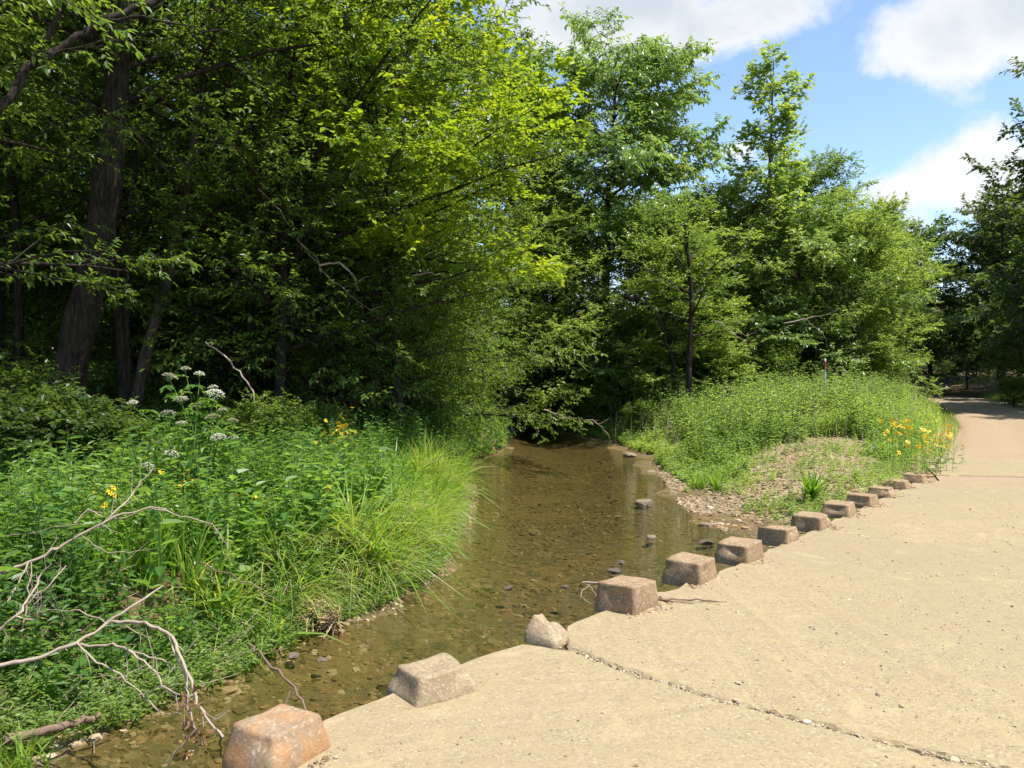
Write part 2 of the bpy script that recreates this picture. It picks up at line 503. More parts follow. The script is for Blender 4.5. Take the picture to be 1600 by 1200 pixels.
lit = ramp_(nt, noise_(nt, 22, 6, .75, gpos), [(.3, (.035, .028, .016)), (.5, (.11, .075, .04)), (.62, (.20, .14, .075)), (.8, (.07, .09, .03))])
sepb = N_(nt, 'ShaderNodeSeparateColor'); nt.links.new(vor.outputs['Color'], sepb.inputs[0])
bedc = ramp_(nt, sepb.outputs[1], [(0, (.07, .053, .026)), (.35, (.125, .088, .040)), (.7, (.175, .118, .052)), (1, (.25, .18, .10))])
bedc = mix_(nt, ramp_(nt, noise_(nt, 2.2, 5, .65, gpos, .6), [(.38, 0.0), (.6, 1.0)]), bedc, (.125, .10, .050))
bedc = mix_(nt, ramp_(nt, noise_(nt, 5, 5, .7, gpos, .8), [(.50, 0.0), (.66, .8)]), bedc, (.05, .045, .02))
bedc = mix_(nt, ramp_(nt, noise_(nt, 1.1, 4, .6, gpos, .5), [(.48, 0.0), (.62, .40)]), bedc, (.22, .125, .040))
col = mix_(nt, a_lit, dirt, lit)
col = mix_(nt, a_bed, col, bedc)
p = N_(nt, 'ShaderNodeBsdfPrincipled'); nt.links.new(col, p.inputs['Base Color']); p.inputs['Roughness'].default_value = .95
p.inputs['Specular IOR Level'].default_value = .1
hh = math_(nt, 'ADD', math_(nt, 'MULTIPLY', nB, .6), math_(nt, 'MULTIPLY', math_(nt, 'SUBTRACT', 1.0, vor.outputs['Distance']), .5))
nt.links.new(bump_(nt, hh, .9, .03), p.inputs['Normal'])
nt.links.new(p.outputs[0], out.inputs['Surface'])
me = mb.mesh('ground', m, True)
DL, DR = shore(GX, GY)
litv = np.clip(sstep(-.1, .3, DL) + sstep(19, 27, GY) * (DR > .5) + sstep(0, 2, GX - road_x(GY) - road_w(GY)) * (GY > 5), 0, 1)
bedv = sstep(-.30, -.44, GZ + .02 * (vnoise(GX, GY, 9, 8) - .5))
for nm, arr in (('litter', litv), ('streambed', bedv)):
    a = me.attributes.new(nm, 'FLOAT', 'POINT'); a.data.foreach_set('value', arr.astype(np.float32).ravel())
tag(link_mesh('ground', me), kind='structure')

# water of the creek: a sheet that lets the bed show
mb = MB()
ys = np.linspace(-12, 48, 400)
rows = []
for y in ys:
    xl = np.interp(y, YL, XLv) - .6; xr = min(np.interp(y, YR, XRv) + .6, 24)
    rows.append(np.stack([np.linspace(xl, xr, 24), np.full(24, y), np.full(24, WATER)], -1))
rows = np.array(rows)
vid = np.arange(400 * 24).reshape(400, 24)
mb.add(rows, np.stack([vid[:-1, :-1], vid[:-1, 1:], vid[1:, 1:], vid[1:, :-1]], -1).reshape(-1, 4))
m, nt, out = new_mat('creek_water')
gpos = N_(nt, 'ShaderNodeNewGeometry').outputs['Position']
mp = N_(nt, 'ShaderNodeMapping'); mp.inputs['Scale'].default_value = (1.0, 2.6, 1); nt.links.new(gpos, mp.inputs[0])
mp.inputs['Rotation'].default_value = (0, 0, math.radians(12))
w1 = noise_(nt, 5.5, 3, .5, mp.outputs[0], .5)
w2 = noise_(nt, 20, 2, .5, mp.outputs[0], .3)
bmp = bump_(nt, math_(nt, 'ADD', w1, math_(nt, 'MULTIPLY', w2, .35)), .7, .022)
tr = N_(nt, 'ShaderNodeBsdfTransparent'); tr.inputs[0].default_value = (.80, .80, .68, 1)
gl = N_(nt, 'ShaderNodeBsdfGlossy'); gl.inputs['Roughness'].default_value = .04; gl.inputs['Color'].default_value = (1, 1, 1, 1)
nt.links.new(bmp, gl.inputs['Normal'])
fr = N_(nt, 'ShaderNodeFresnel'); fr.inputs['IOR'].default_value = 1.33; nt.links.new(bmp, fr.inputs['Normal'])
mx = N_(nt, 'ShaderNodeMixShader'); nt.links.new(fr.outputs[0], mx.inputs[0])
nt.links.new(tr.outputs[0], mx.inputs[1]); nt.links.new(gl.outputs[0], mx.inputs[2])
nt.links.new(mx.outputs[0], out.inputs['Surface'])
tag(link_mesh('water', mb.mesh('water', m, True)), kind='structure')

# ------------------------------------------------------------------ concrete crossing and road
m, nt, out = new_mat('dusty_concrete')
gpos = N_(nt, 'ShaderNodeNewGeometry').outputs['Position']
c1 = noise_(nt, 1.1, 5, .6, gpos); c2 = noise_(nt, 7, 6, .7, gpos); c3 = noise_(nt, 90, 3, .6, gpos)
col = mix_(nt, ramp_(nt, c1, [(.35, 0.0), (.65, 1.0)]), (.365, .285, .152), (.33, .257, .14))
col = mix_(nt, ramp_(nt, c2, [(.42, .7), (.60, 0.0)]), col, (.30, .235, .145))
v = N_(nt, 'ShaderNodeTexVoronoi'); v.inputs['Scale'].default_value = 85; nt.links.new(gpos, v.inputs['Vector'])
sp = N_(nt, 'ShaderNodeSeparateColor'); nt.links.new(v.outputs['Color'], sp.inputs[0])
agg = ramp_(nt, sp.outputs[0], [(0, (.17, .125, .075)), (.3, (.31, .24, .14)), (.92, (.40, .315, .185)), (.99, (.56, .48, .35))])
col = mix_(nt, ramp_(nt, c2, [(.38, .5), (.62, .2)]), col, agg)
# pale lime splashes and orange-brown dirt
wht = noise_(nt, 2.7, 6, .7, gpos, .8)
col = mix_(nt, ramp_(nt, wht, [(.70, 0.0), (.76, .7)]), col, (.70, .66, .56))
dk = noise_(nt, 3.8, 7, .75, gpos, 1.0)
col = mix_(nt, ramp_(nt, dk, [(.60, 0.0), (.72, .55)]), col, (.36, .235, .14))
lane = noise_(nt, .45, 3, .5, gpos, .5)
col = mix_(nt, ramp_(nt, lane, [(.42, 0.0), (.60, .35)]), col, (.29, .228, .145))
col = mix_(nt, ramp_(nt, noise_(nt, 1.6, 6, .75, gpos, 1.2), [(.56, 0.0), (.64, .5)]), col, (.43, .34, .20))
# fine scratches along the way people drive
mp = N_(nt, 'ShaderNodeMapping'); mp.inputs['Rotation'].default_value = (0, 0, math.radians(-52)); 
mp.inputs['Scale'].default_value = (1.2, 9, 1); nt.links.new(gpos, mp.inputs[0])
mp2 = N_(nt, 'ShaderNodeMapping'); mp2.inputs['Scale'].default_value = (3.0, 18, 1); mp2.inputs['Rotation'].default_value = (0, 0, math.radians(20)); nt.links.new(gpos, mp2.inputs[0])
scr = noise_(nt, 4.5, 4, .7, mp2.outputs[0], .4)
col = mix_(nt, ramp_(nt, scr, [(.66, 0.0), (.72, .5)]), col, (.22, .165, .11))
p = N_(nt, 'ShaderNodeBsdfPrincipled'); nt.links.new(col, p.inputs['Base Color']); p.inputs['Roughness'].default_value = .9
p.inputs['Specular IOR Level'].default_value = .2
h = math_(nt, 'ADD', math_(nt, 'MULTIPLY', c3, .5), math_(nt, 'ADD', math_(nt, 'MULTIPLY', sp.outputs[0], .5), math_(nt, 'MULTIPLY', c2, 1.5)))
h = math_(nt, 'SUBTRACT', h, math_(nt, 'MULTIPLY', ramp_(nt, scr, [(.66, 0.0), (.72, 1.0)]), 1.0))
nt.links.new(bump_(nt, h, .8, .010), p.inputs['Normal'])
nt.links.new(p.outputs[0], out.inputs['Surface'])
M['concrete'] = m
# damp, algae-dark band on the flanks of the slab that stand in the creek
sepz = N_(nt, 'ShaderNodeSeparateXYZ'); nt.links.new(gpos, sepz.inputs[0])
band = ramp_(nt, math_(nt, 'ADD', sepz.outputs['Z'], math_(nt, 'MULTIPLY', c2, .10)), [(0.0, 1.0), (.012, .6), (.035, 0.0)])
nt.links.new(mix_(nt, math_(nt, 'MULTIPLY', band, .0), col, (.10, .10, .06)), p.inputs['Base Color'])

rg = np.random.default_rng(5)
def jag(pts, step, amp, rng):
    """fine jagged resampling of an outline in plan"""
    out = []
    pts = [np.array(q, float) for q in pts]
    for a, b in zip(pts[:-1], pts[1:]):
        L = np.linalg.norm(b - a); n = max(1, int(L / step))
        nrm = np.array([-(b - a)[1], (b - a)[0]]) / max(L, 1e-6)
        for i in range(n):
            out.append(a + (b - a) * i / n + nrm * rng.normal(0, amp) * (1 if i else .4))
    out.append(pts[-1])
    return out
def slab(name, outline, ztop, depth, mat, rough=.004):
    """a thick plate from a plan outline with a worn, slightly uneven rim"""
    import bmesh
    bm = bmesh.new()
    r = random.Random(3)
    n = len(outline)
    cen = sum((Vector((q[0], q[1], 0)) for q in outline), Vector()) / n
    rings = []
    for inset, z in ((0.020, 0.0), (0.006, -.012), (0.0, -.035), (0.0, -depth)):
        ring = []
        for i, q in enumerate(outline):
            a = Vector((*outline[i - 1], 0)); b = Vector((*outline[(i + 1) % n], 0)); t = (b - a).normalized()
            nn = Vector((-t.y, t.x, 0))
            ring.append(bm.verts.new((q[0] + nn.x * inset, q[1] + nn.y * inset, ztop + z + (r.gauss(0, rough) if z == 0 else 0))))
        rings.append(ring)
    for A, B in zip(rings[:-1], rings[1:]):
        for i in range(n):
            bm.faces.new((A[i], B[i], B[(i + 1) % n], A[(i + 1) % n]))
    bm.faces.new(rings[0])
    bmesh.ops.triangulate(bm, faces=[f for f in bm.faces if len(f.verts) > 4])
    bmesh.ops.recalc_face_normals(bm, faces=bm.faces)
    me = bpy.data.meshes.new(name); bm.to_mesh(me); bm.free()
    me.materials.append(mat)
    return link_mesh(name, me)
W_DECK = 4.0
def edge_pt(y, s=0.0):      # point at distance s from the upstream edge line, measured square to it
    return (ED(y) + s * .777, y - s * .63)
crack = [onplane(885, 1015), onplane(960, 1045), onplane(1060, 1075), onplane(1110, 1095), onplane(1200, 1115), onplane(1330, 1150), onplane(1450, 1180), onplane(1600, 1215)]
crack = [(q.x, q.y) for q in crack] + [(2.6, 2.72)]
crack = jag(crack, .035, .007, rg)
edge_near = [edge_pt(-9), edge_pt(0), edge_pt(2.6), (-.98, 3.50), (-.66, 3.90), (-.50, 4.12), (-.22, 4.47), (.06, 4.70), tuple(crack[0])]
near_out = jag(edge_near, .10, .012, rg)[:-1] + [tuple(np.array(q)) for q in crack] + [edge_pt(-9, W_DECK)]
edge_far = [tuple(crack[0] + np.array([.012, .016])), (.33, 5.0), (.55, 5.30), (.72, 5.50), edge_pt(6.2, .02), edge_pt(8, .02), edge_pt(10, .0), edge_pt(11.62, 0)]
far_edge = jag(edge_far, .12, .012, rg)
far_side = jag([edge_pt(11.62, 0), (6.5, 11.5), (7.3, 11.25), (8.4, 11.0), edge_pt(12.5, W_DECK)], .09, .04, rg)
far_out = far_edge[:-1] + far_side + [tuple(q + np.array([.010, .014])) for q in crack[::-1]][:-1]
for nm, o in (('crossing_slab', near_out[::-1]), ('crossing_slab', far_out[::-1])):
    tag(slab(nm, [(float(a[0]), float(a[1])) for a in o], 0.0, 1.1, M['concrete']), kind='structure')
strip = jag([(6.35, 12.1), (7.4, 11.9), (8.6, 11.7), (10.4, 11.5)], .15, .03, rg) + jag([(11.9, 13.8), (9.5, 14.2), (8.3, 14.15), (7.35, 14.0), (6.9, 13.2), (6.35, 12.1)], .15, .03, rg)[:-1]
tag(slab('approach_slab', [(float(a[0]), float(a[1])) for a in strip][::-1][::-1], .012, .4, M['concrete']), kind='structure')
# crumbs of dirt lying in the joint
m, nt, out = new_mat('dirt_road')
gpos = N_(nt, 'ShaderNodeNewGeometry').outputs['Position']
c1 = noise_(nt, .8, 5, .6, gpos); c2 = noise_(nt, 9, 6, .7, gpos); c3 = noise_(nt, 55, 3, .6, gpos)
col = mix_(nt, c1, (.30, .22, .14), (.37, .285, .19))
col = mix_(nt, ramp_(nt, c2, [(.45, .6), (.6, 0.0)]), col, (.32, .225, .14))
col = mix_(nt, ramp_(nt, c3, [(.6, 0.0), (.72, .6)]), col, (.55, .45, .34))
p = N_(nt, 'ShaderNodeBsdfPrincipled'); nt.links.new(col, p.inputs['Base Color']); p.inputs['Roughness'].default_value = .95
p.inputs['Specular IOR Level'].default_value = .1
nt.links.new(bump_(nt, math_(nt, 'ADD', c2, math_(nt, 'MULTIPLY', c3, .4)), .8, .03), p.inputs['Normal'])
nt.links.new(p.outputs[0], out.inputs['Surface'])
M['dirt_road'] = m
mb = MB()
ys = np.concatenate([np.arange(11.3, 40, .2), np.arange(40, 80, .8)])
K = 26
rows = []
for y in ys:
    t = np.linspace(-.06, 1.06, K)
    e = (vnoise(np.array([y]), np.array([1.]), 1.3, 3)[0] - .5) * .12
    x = road_x(y) + e + road_w(y) * t
    z = .004 + .05 * np.sin(np.pi * np.clip(t, 0, 1)) - .035 * np.exp(-((t - .28) / .07) ** 2) - .035 * np.exp(-((t - .72) / .07) ** 2) + .012 * (vnoise(x, y, 3, 2) - .5)
    z = z + .10 * max(y - 55, 0) - .10 * (np.clip(-t, 0, 1) + np.clip(t - 1, 0, 1)) / .06
    z = z * sstep(13.6, 16.5, y) - .008 * (1 - sstep(13.6, 16.5, y))
    rows.append(np.stack([x, np.full(K, y), z], -1))
rows = np.array(rows)
vid = np.arange(len(ys) * K).reshape(len(ys), K)
mb.add(rows, np.stack([vid[:-1, :-1], vid[:-1, 1:], vid[1:, 1:], vid[1:, :-1]], -1).reshape(-1, 4))
tag(link_mesh('road', mb.mesh('road', M['dirt_road'], True)), kind='structure')

# ------------------------------------------------------------------ curb blocks
def stone_mat(name, top, side, orange=0.0):
    m, nt, out = new_mat(name)
    tcn = N_(nt, 'ShaderNodeTexCoord').outputs['Object']
    geo = N_(nt, 'ShaderNodeNewGeometry')
    n1 = noise_(nt, 6, 5, .65, tcn); n2 = noise_(nt, 38, 6, .75, tcn)
    v = N_(nt, 'ShaderNodeTexVoronoi'); v.inputs['Scale'].default_value = 75; nt.links.new(tcn, v.inputs['Vector'])
    sp = N_(nt, 'ShaderNodeSeparateColor'); nt.links.new(v.outputs['Color'], sp.inputs[0])
    col = mix_(nt, ramp_(nt, n1, [(.38, 0.0), (.62, 1.0)]), side, top)
    col = mix_(nt, .34, col, ramp_(nt, sp.outputs[0], [(0, (.17, .115, .07)), (.5, side), (.93, (.50, .38, .25)), (1, (.66, .58, .46))]))
    if orange:
        col = mix_(nt, math_(nt, 'MULTIPLY', ramp_(nt, noise_(nt, 5, 5, .6, tcn, .5), [(.42, 0.0), (.62, 1.0)]), orange), col, (.46, .22, .075))
        col = mix_(nt, ramp_(nt, noise_(nt, 7, 5, .6, tcn, .3), [(.73, 0.0), (.76, .9)]), col, (.8, .76, .7))
    p = N_(nt, 'ShaderNodeBsdfPrincipled'); nt.links.new(col, p.inputs['Base Color']); p.inputs['Roughness'].default_value = .92
    p.inputs['Specular IOR Level'].default_value = .15
    nt.links.new(bump_(nt, math_(nt, 'ADD', math_(nt, 'MULTIPLY', n2, .7), math_(nt, 'MULTIPLY', sp.outputs[0], .25)), 1.0, .013), p.inputs['Normal'])
    nt.links.new(p.outputs[0], out.inputs['Surface'])
    return m
M['block'] = stone_mat('block_concrete', (.38, .265, .155), (.27, .185, .105))
M['block_rust'] = stone_mat('block_concrete_rusty', (.38, .275, .175), (.28, .205, .13), .62)
M['block_pale'] = stone_mat('block_concrete_pale', (.40, .31, .19), (.30, .225, .14))
def fbm3(p, seed):
    """smooth 3-d wobble for worn stone"""
    r = np.random.default_rng(seed)
    d = np.zeros(len(p))
    for k in range(14):
        f = r.normal(0, 1, 3); f = f / np.linalg.norm(f) * (5 + 3.2 * k)
        d += np.sin(p @ f + r.uniform(0, 6.28)) / (1 + .55 * k)
    return d
def block_mesh(name, sx, sy, h, taper, wear, seed, mat, round_=.12, shear=(0, 0), cuts=14, slope=0):
    n = cuts
    u = np.linspace(-1, 1, n)
    faces = []; verts = {}; vl = []
    def vert(p):
        k = tuple(np.round(p, 5))
        if k not in verts: verts[k] = len(vl); vl.append(p)
        return verts[k]
    for ax in range(3):
        for sg in (-1, 1):
            if ax == 2 and sg == -1: continue
            for i in range(n - 1):
                for j in range(n - 1):
                    q = []
                    for a, b in ((i, j), (i + 1, j), (i + 1, j + 1), (i, j + 1)):
                        p = [0, 0, 0]; o = [k for k in range(3) if k != ax]
                        p[ax] = sg; p[o[0]] = u[a]; p[o[1]] = u[b]
                        q.append(vert(tuple(p)))
                    if (sg > 0) == (ax == 1): q = q[::-1]
                    faces.append(q)
    v = np.array(vl, float)
    # rounded box
    r = round_
    c = np.clip(v, -1 + r, 1 - r); c[:, 2] = np.minimum(v[:, 2], 1 - r)
    d = v - c; L = np.linalg.norm(d, axis=1, keepdims=True)
    v = np.where(L > 1e-6, c + d / np.maximum(L, 1e-6) * r, v)
    t = (v[:, 2] + 1) / 2
    v[:, 0] *= sx / 2 * (1 - taper * t); v[:, 1] *= sy / 2 * (1 - taper * t)
    z = t * h * (1 + slope * v[:, 0] / sx)
    v = np.stack([v[:, 0] + shear[0] * t, v[:, 1] + shear[1] * t, z], -1)
    nd = v - np.array([0, 0, h * .35]); nd = nd / np.linalg.norm(nd, axis=1, keepdims=True)
    dd = fbm3(v, seed) * wear
    rr = np.random.default_rng(seed)
    for k in range(4):      # chipped corners
        c = v[rr.integers(len(v))]
        g = np.exp(-((v - c) ** 2).sum(1) / (.05 + .03 * rr.random()) ** 2)
        dd -= g * wear * 3.5 * sstep(h * .15, h * .8, v[:, 2])
    v = v + nd * dd[:, None]
    v[:, 2] = np.where(t < .02, -.03, v[:, 2])
    mbb = MB(); mbb.add(v, faces)
    return mbb.mesh(name, mat, True)
ANG = math.atan2(.777, .63)        # direction of the row of blocks
rows_ = [  # px, py(base), size, height, material, wear, label
    (430, 1182, (.38, .35), .18, 'block_rust', .006, 'rust orange stained curb block at the near end of the row beside the dead branch', .26, .16),
    (675, 1083, (.42, .37), .17, 'block_pale', .007, 'worn pale curb block with crumbled rounded edges, second nearest, alone on the crossing edge', .26, .14),
    (980, 948, (.38, .37), .215, 'block', .006, 'curb block with twigs caught on its left and a stick lying to its right', .12, .14),
    (1080, 905, (.37, .36), .20, 'block', .006, 'curb block just beyond the one with the stick, squarish with sharp front corner', .10, .12),
    (1156, 873, (.37, .35), .18, 'block', .007, 'curb block with slanting chipped right side where the gravel bar starts', .12, .16),
    (1217, 845, (.36, .35), .165, 'block', .009, 'curb block with crumbly broken lower front edge', .12, .14),
    (1269, 824, (.38, .36), .165, 'block', .006, 'neat brick brown curb block beside the low green weeds', .09, .12),
    (1312, 803, (.36, .35), .16, 'block', .007, 'curb block below the spiky grass tuft', .15, .14),
    (1349, 788, (.36, .35), .15, 'block', .007, 'fifth curb block from the far end, dark red brown with pale right side', .15, .14),
    (1379, 774, (.34, .34), .14, 'block', .008, 'fourth curb block from the far end of the row', .16, .14),
    (1404, 762, (.34, .34), .13, 'block', .008, 'third curb block from the far end of the row', .16, .14),
    (1430, 752, (.36, .34), .13, 'block', .008, 'farthest curb block at the foot of the yellow flowers', .16, .14)]
labels_fix = {8: 'fourth curb block from the far end, dark red brown', 9: 'third curb block from the far end of the row', 10: 'second curb block from the far end of the row'}
for i, (px, py, sz, h, mt, wear, lab, tap, rd) in enumerate(rows_):
    w = onplane(px, py)
    me = block_mesh('curb_block', sz[0] * .88, sz[1] * .88, h * .80, tap * .85, wear, 40 + i, M[mt], round_=rd * .55 + .01, slope=.1 * math.sin(i * 2.1))
    o = link_mesh('curb_block', me, loc=(w.x, w.y, .0))
    o.rotation_euler = (0, 0, ANG + [.12, -.25, .0, .02, -.03, .03, 0, .02, -.04, .03, -.02, .03][i])
    tag(o, labels_fix.get(i, lab), 'curb block', 'curb blocks along the edge of the crossing')
r = np.random.default_rng(321)
GBX = []; GBY = []
for (px, py, *_r) in rows_:
    q = onplane(px, py); a = r.uniform(0, 6.28, 190); e = .17 + r.exponential(.035, 190)
    gx_, gy_ = q.x + np.cos(a) * e * 1.1, q.y + np.sin(a) * e * 1.1
    okk = deck_s(gx_, gy_) > .04; GBX.append(gx_[okk]); GBY.append(gy_[okk])
GBX = np.concatenate(GBX); GBY = np.concatenate(GBY)
w = onplane(850, 1000)
me = block_mesh('broken_block', .25, .20, .12, .45, .007, 74, M['block_pale'], round_=.26, shear=(-.03, .02), slope=-.9)
o = link_mesh('broken_curb_block', me, loc=(w.x + .02, w.y + .04, 0)); o.rotation_euler = (0, 0, ANG - 1.5)
tag(o, 'broken stump of a curb block where the crack meets the edge', 'broken block', 'curb blocks along the edge of the crossing')

# ------------------------------------------------------------------ stones
def rock_mesh(name, mat, seed, flat=.5, n=10):
    mbb = MB()
    import bmesh
    bm = bmesh.new(); bmesh.ops.create_icosphere(bm, subdivisions=3, radius=1)
    v = np.array([list(q.co) for q in bm.verts]); f = [[q.index for q in fc.verts] for fc in bm.faces]; bm.free()
    r = np.random.default_rng(seed)
    for k in range(9):      # planed facets
        d = r.normal(0, 1, 3); d /= np.linalg.norm(d); o = r.uniform(.55, .85)
        s = v @ d; v = v - np.maximum(s - o, 0)[:, None] * d
    v *= (1 + .05 * fbm3(v * .6, seed))[:, None]
    v[:, 2] *= flat
    mbb.add(v, t=f)
    return mbb.mesh(name, mat, False)
M['rock'] = stone_mat('creek_rock', (.40, .33, .25), (.22, .17, .12))
M['rock_wet'] = stone_mat('wet_rock', (.22, .19, .15), (.10, .08, .06))
rock_list = [ # px, py at the water line, width px, material, label
    (1009, 787, 34, 'rock', 'flat dark topped rock sticking out of the creek near the gravel bar', .45),
    (1018, 840, 20, 'rock', 'small rock in the creek left of the curb blocks', .45),
    (984, 713, 26, 'rock', 'low rock at the far point of the gravel bar', .4),
    (1016, 739, 22, 'rock', 'pale stone at the water edge of the upper gravel bar', .5),
    (1052, 772, 20, 'rock', 'small stone at the water edge in the middle of the gravel bar', .5),
    (1108, 822, 34, 'rock', 'long low stone at the tip of the gravel bar nearest the crossing', .35),
    (970, 880, 20, 'rock_wet', 'wet stone breaking the water behind the second whole curb block', .45),
    (960, 893, 26, 'rock_wet', 'wet stone just above the water among ripples in mid creek', .4),
    (795, 921, 22, 'rock_wet', 'small glistening stone in mid creek in front of the grassy bank', .4),
    (884, 918, 18, 'rock_wet', 'tiny wet stone showing in the creek left of the twiggy curb block', .4),
    (1105, 848, 30, 'rock_wet', 'wet stone by the crossing edge behind the curb blocks', .35),
    (455, 1028, 26, 'rock', 'yellowish stone at the foot of the left bank near the root clump', .4),
    (500, 1034, 22, 'rock', 'orange stone at the foot of the left bank in shallow water', .35)]
for i, (px, py, wp, mt, lab, fl) in enumerate(rock_list):
    Y = F * (EYE - WATER) / (py - HZ)
    q = onplane(px, py, WATER); s = wp / F * q.y / 2
    o = link_mesh('creek_rock', rock_mesh('creek_rock', M[mt], 90 + i, fl), loc=(q.x, q.y, WATER + .0 * s))
    o.scale = (s, s * .8, s); o.rotation_euler = (0, 0, i * 1.3)
    tag(o, lab, 'rock', 'stones in and beside the creek')
# gravel: thousands of small stones on the bar, on the stream bed, and crumbs on the slab
def scatter_stones(name, X, Y_, Z, S, mat, seed):
    r = np.random.default_rng(seed)
    base = np.array([[1, 0, 0], [-1, 0, 0], [0, 1, 0], [0, -1, 0], [0, 0, 1], [0, 0, -1]], float)
    extra = np.array([[.6, .6, .5], [-.6, .6, .45], [.6, -.6, .45], [-.6, -.6, .5]])
    tv = np.concatenate([base[:4], extra, base[4:5]])
    # ring of 8 low points, ring of 4 high, cap
    a = np.arange(7) * 2 * np.pi / 7
    tv = np.concatenate([np.stack([np.cos(a), np.sin(a), -.3 + 0 * a], -1), np.stack([.75 * np.cos(a + .4), .75 * np.sin(a + .4), .55 + 0 * a], -1), [[0, 0, .75]]])
    q = [(i, (i + 1) % 7, 7 + (i + 1) % 7, 7 + i) for i in range(7)]
    t = [(7 + i, 7 + (i + 1) % 7, 14) for i in range(7)]
    n = len(X)
    V = tv[None] * (1 + r.uniform(-.28, .28, (n, 15, 1)))
    V[:, :, 2] *= r.uniform(.35, .8, n)[:, None]; V[:, :, 0] *= r.uniform(.7, 1.3, n)[:, None]
    th = r.uniform(0, 6.28, n)[:, None]
    x = V[:, :, 0] * np.cos(th) - V[:, :, 1] * np.sin(th); y = V[:, :, 0] * np.sin(th) + V[:, :, 1] * np.cos(th)
    V = np.stack([x, y, V[:, :, 2]], -1) * S[:, None, None] + np.stack([X, Y_, Z], -1)[:, None, :]
    b = (np.arange(n) * 15)[:, None, None]
    tn = r.random(n)
    mbb = MB(); mbb.add(V.reshape(-1, 3), (b + np.array(q)[None]).reshape(-1, 4), (b + np.array(t)[None]).reshape(-1, 3), np.repeat(tn, 7), np.repeat(tn, 7))
    return tag(link_mesh(name, mbb.mesh(name, mat, False)), kind='stuff')
def tone_mat(name, stops, rough=.9, spec=.2):
    m, nt, out = new_mat(name)
    at = N_(nt, 'ShaderNodeAttribute', attribute_name='tone')
    p = N_(nt, 'ShaderNodeBsdfPrincipled')
    nt.links.new(ramp_(nt, at.outputs['Fac'], stops), p.inputs['Base Color'])
    p.inputs['Roughness'].default_value = rough; p.inputs['Specular IOR Level'].default_value = spec
    nt.links.new(p.outputs[0], out.inputs['Surface'])
    return m
M['gravel'] = tone_mat('gravel', [(0, (.17, .115, .065)), (.4, (.28, .195, .115)), (.85, (.36, .27, .165)), (1, (.52, .44, .33))])
M['bed_gravel'] = tone_mat('bed_gravel', [(0, (.07, .052, .026)), (.4, (.15, .10, .045)), (.8, (.23, .15, .07)), (1, (.34, .26, .16))], .7)
M['crumb'] = tone_mat('crumb', [(0, (.22, .16, .10)), (.5, (.36, .28, .18)), (.93, (.46, .37, .25)), (1, (.72, .68, .60))])
r = np.random.default_rng(11)
n = 26000
yy = r.uniform(7.5, 22, n) ; xx = np.interp(yy, YR, XRv) + r.exponential(.8, n) - .15
ok = (deck_s(xx, yy) < -.05) & (xx < road_x(yy)) & (vnoise(xx, yy, 1.5, 9) > .25)
xx, yy = xx[ok], yy[ok]
m_ = 5000; by = r.uniform(3.4, 12, m_); bx = np.interp(by, YL, XLv) + r.normal(0, .16, m_)
tt_ = r.random(5200); gx2 = 3.4 + 3.3 * tt_ + r.normal(0, .75, 5200); gy2 = 10.2 + 6.8 * tt_ + r.normal(0, .75, 5200)
ok = (deck_s(gx2, gy2) < -.05) & (gx2 < road_x(gy2)) & (ground_z(gx2, gy2) > WATER)
far = yy < 14.5 + 3 * r.random(len(yy)) ** 2; xx, yy = xx[far], yy[far]
xx = np.concatenate([xx, gx2[ok], bx]); yy = np.concatenate([yy, gy2[ok], by])
scatter_stones('gravel', xx, yy, ground_z(xx, yy), .008 + r.exponential(.009, len(xx)), M['gravel'], 12)
n = 15000
yy = 3.5 + 16 * r.random(n) ** 1.4; xl = np.interp(yy, YL, XLv); xr = np.minimum(np.interp(yy, YR, XRv), ED(yy) + .1)
xx = xl + (xr - xl) * r.random(n)
ok = (xr > xl) & (vnoise(xx, yy, 1.2, 19) + .3 * r.random(n) > .45)
xx, yy = xx[ok], yy[ok]
okb = ground_z(xx, yy) < WATER - .02; xx, yy = xx[okb], yy[okb]
scatter_stones('streambed_gravel', xx, yy, ground_z(xx, yy), .008 + r.exponential(.009, len(xx)), M['bed_gravel'], 13)
n = 5200
yy = 2.2 + 10 * r.random(n) ** 1.6; ss = r.uniform(.02, 4, n); xx = ED(yy) + ss / .777
ok = (yy < 11) & (vnoise(xx, yy, 2.2, 29) > .35)
xx, yy, ss = xx[ok], yy[ok], ss[ok]
scatter_stones('road_grit', xx, yy, np.full(len(xx), .002), .0022 + r.exponential(.0022, len(xx)), M['crumb'], 14)
scatter_stones('road_grit', GBX, GBY, np.full(len(GBX), .001), .003 + r.exponential(.004, len(GBX)), M['gravel'], 16)
# crumbs packed into the crack
cr = np.array(crack); k = r.integers(0, len(cr), 700)
xx = cr[k, 0] + r.normal(0, .014, 700); yy = cr[k, 1] + r.normal(0, .014, 700)
scatter_stones('joint_crumbs', xx, yy, np.full(700, -.006), .003 + r.exponential(.003, 700), M['crumb'], 15)
# fallen leaf bits lying on the slab
mb = MB(); n = 130
yy = 2.6 + 7 * r.random(n) ** 1.4; ss = r.uniform(.1, 3.8, n); xx = ED(yy) + ss / .777
a = r.uniform(0, 6.28, n)
leaves(mb, np.stack([xx, yy, np.full(n, .006)], -1), np.stack([np.cos(a), np.sin(a), 0 * a + .08], -1), np.tile([0, 0, 1.], (n, 1)) + r.normal(0, .3, (n, 3)), r.uniform(.010, .032, n), w=.35, curl=-.2, tone=r.random(n))
tag(link_mesh('leaf_litter', mb.mesh('leaf_litter', M['dry_leaf'])), kind='stuff')

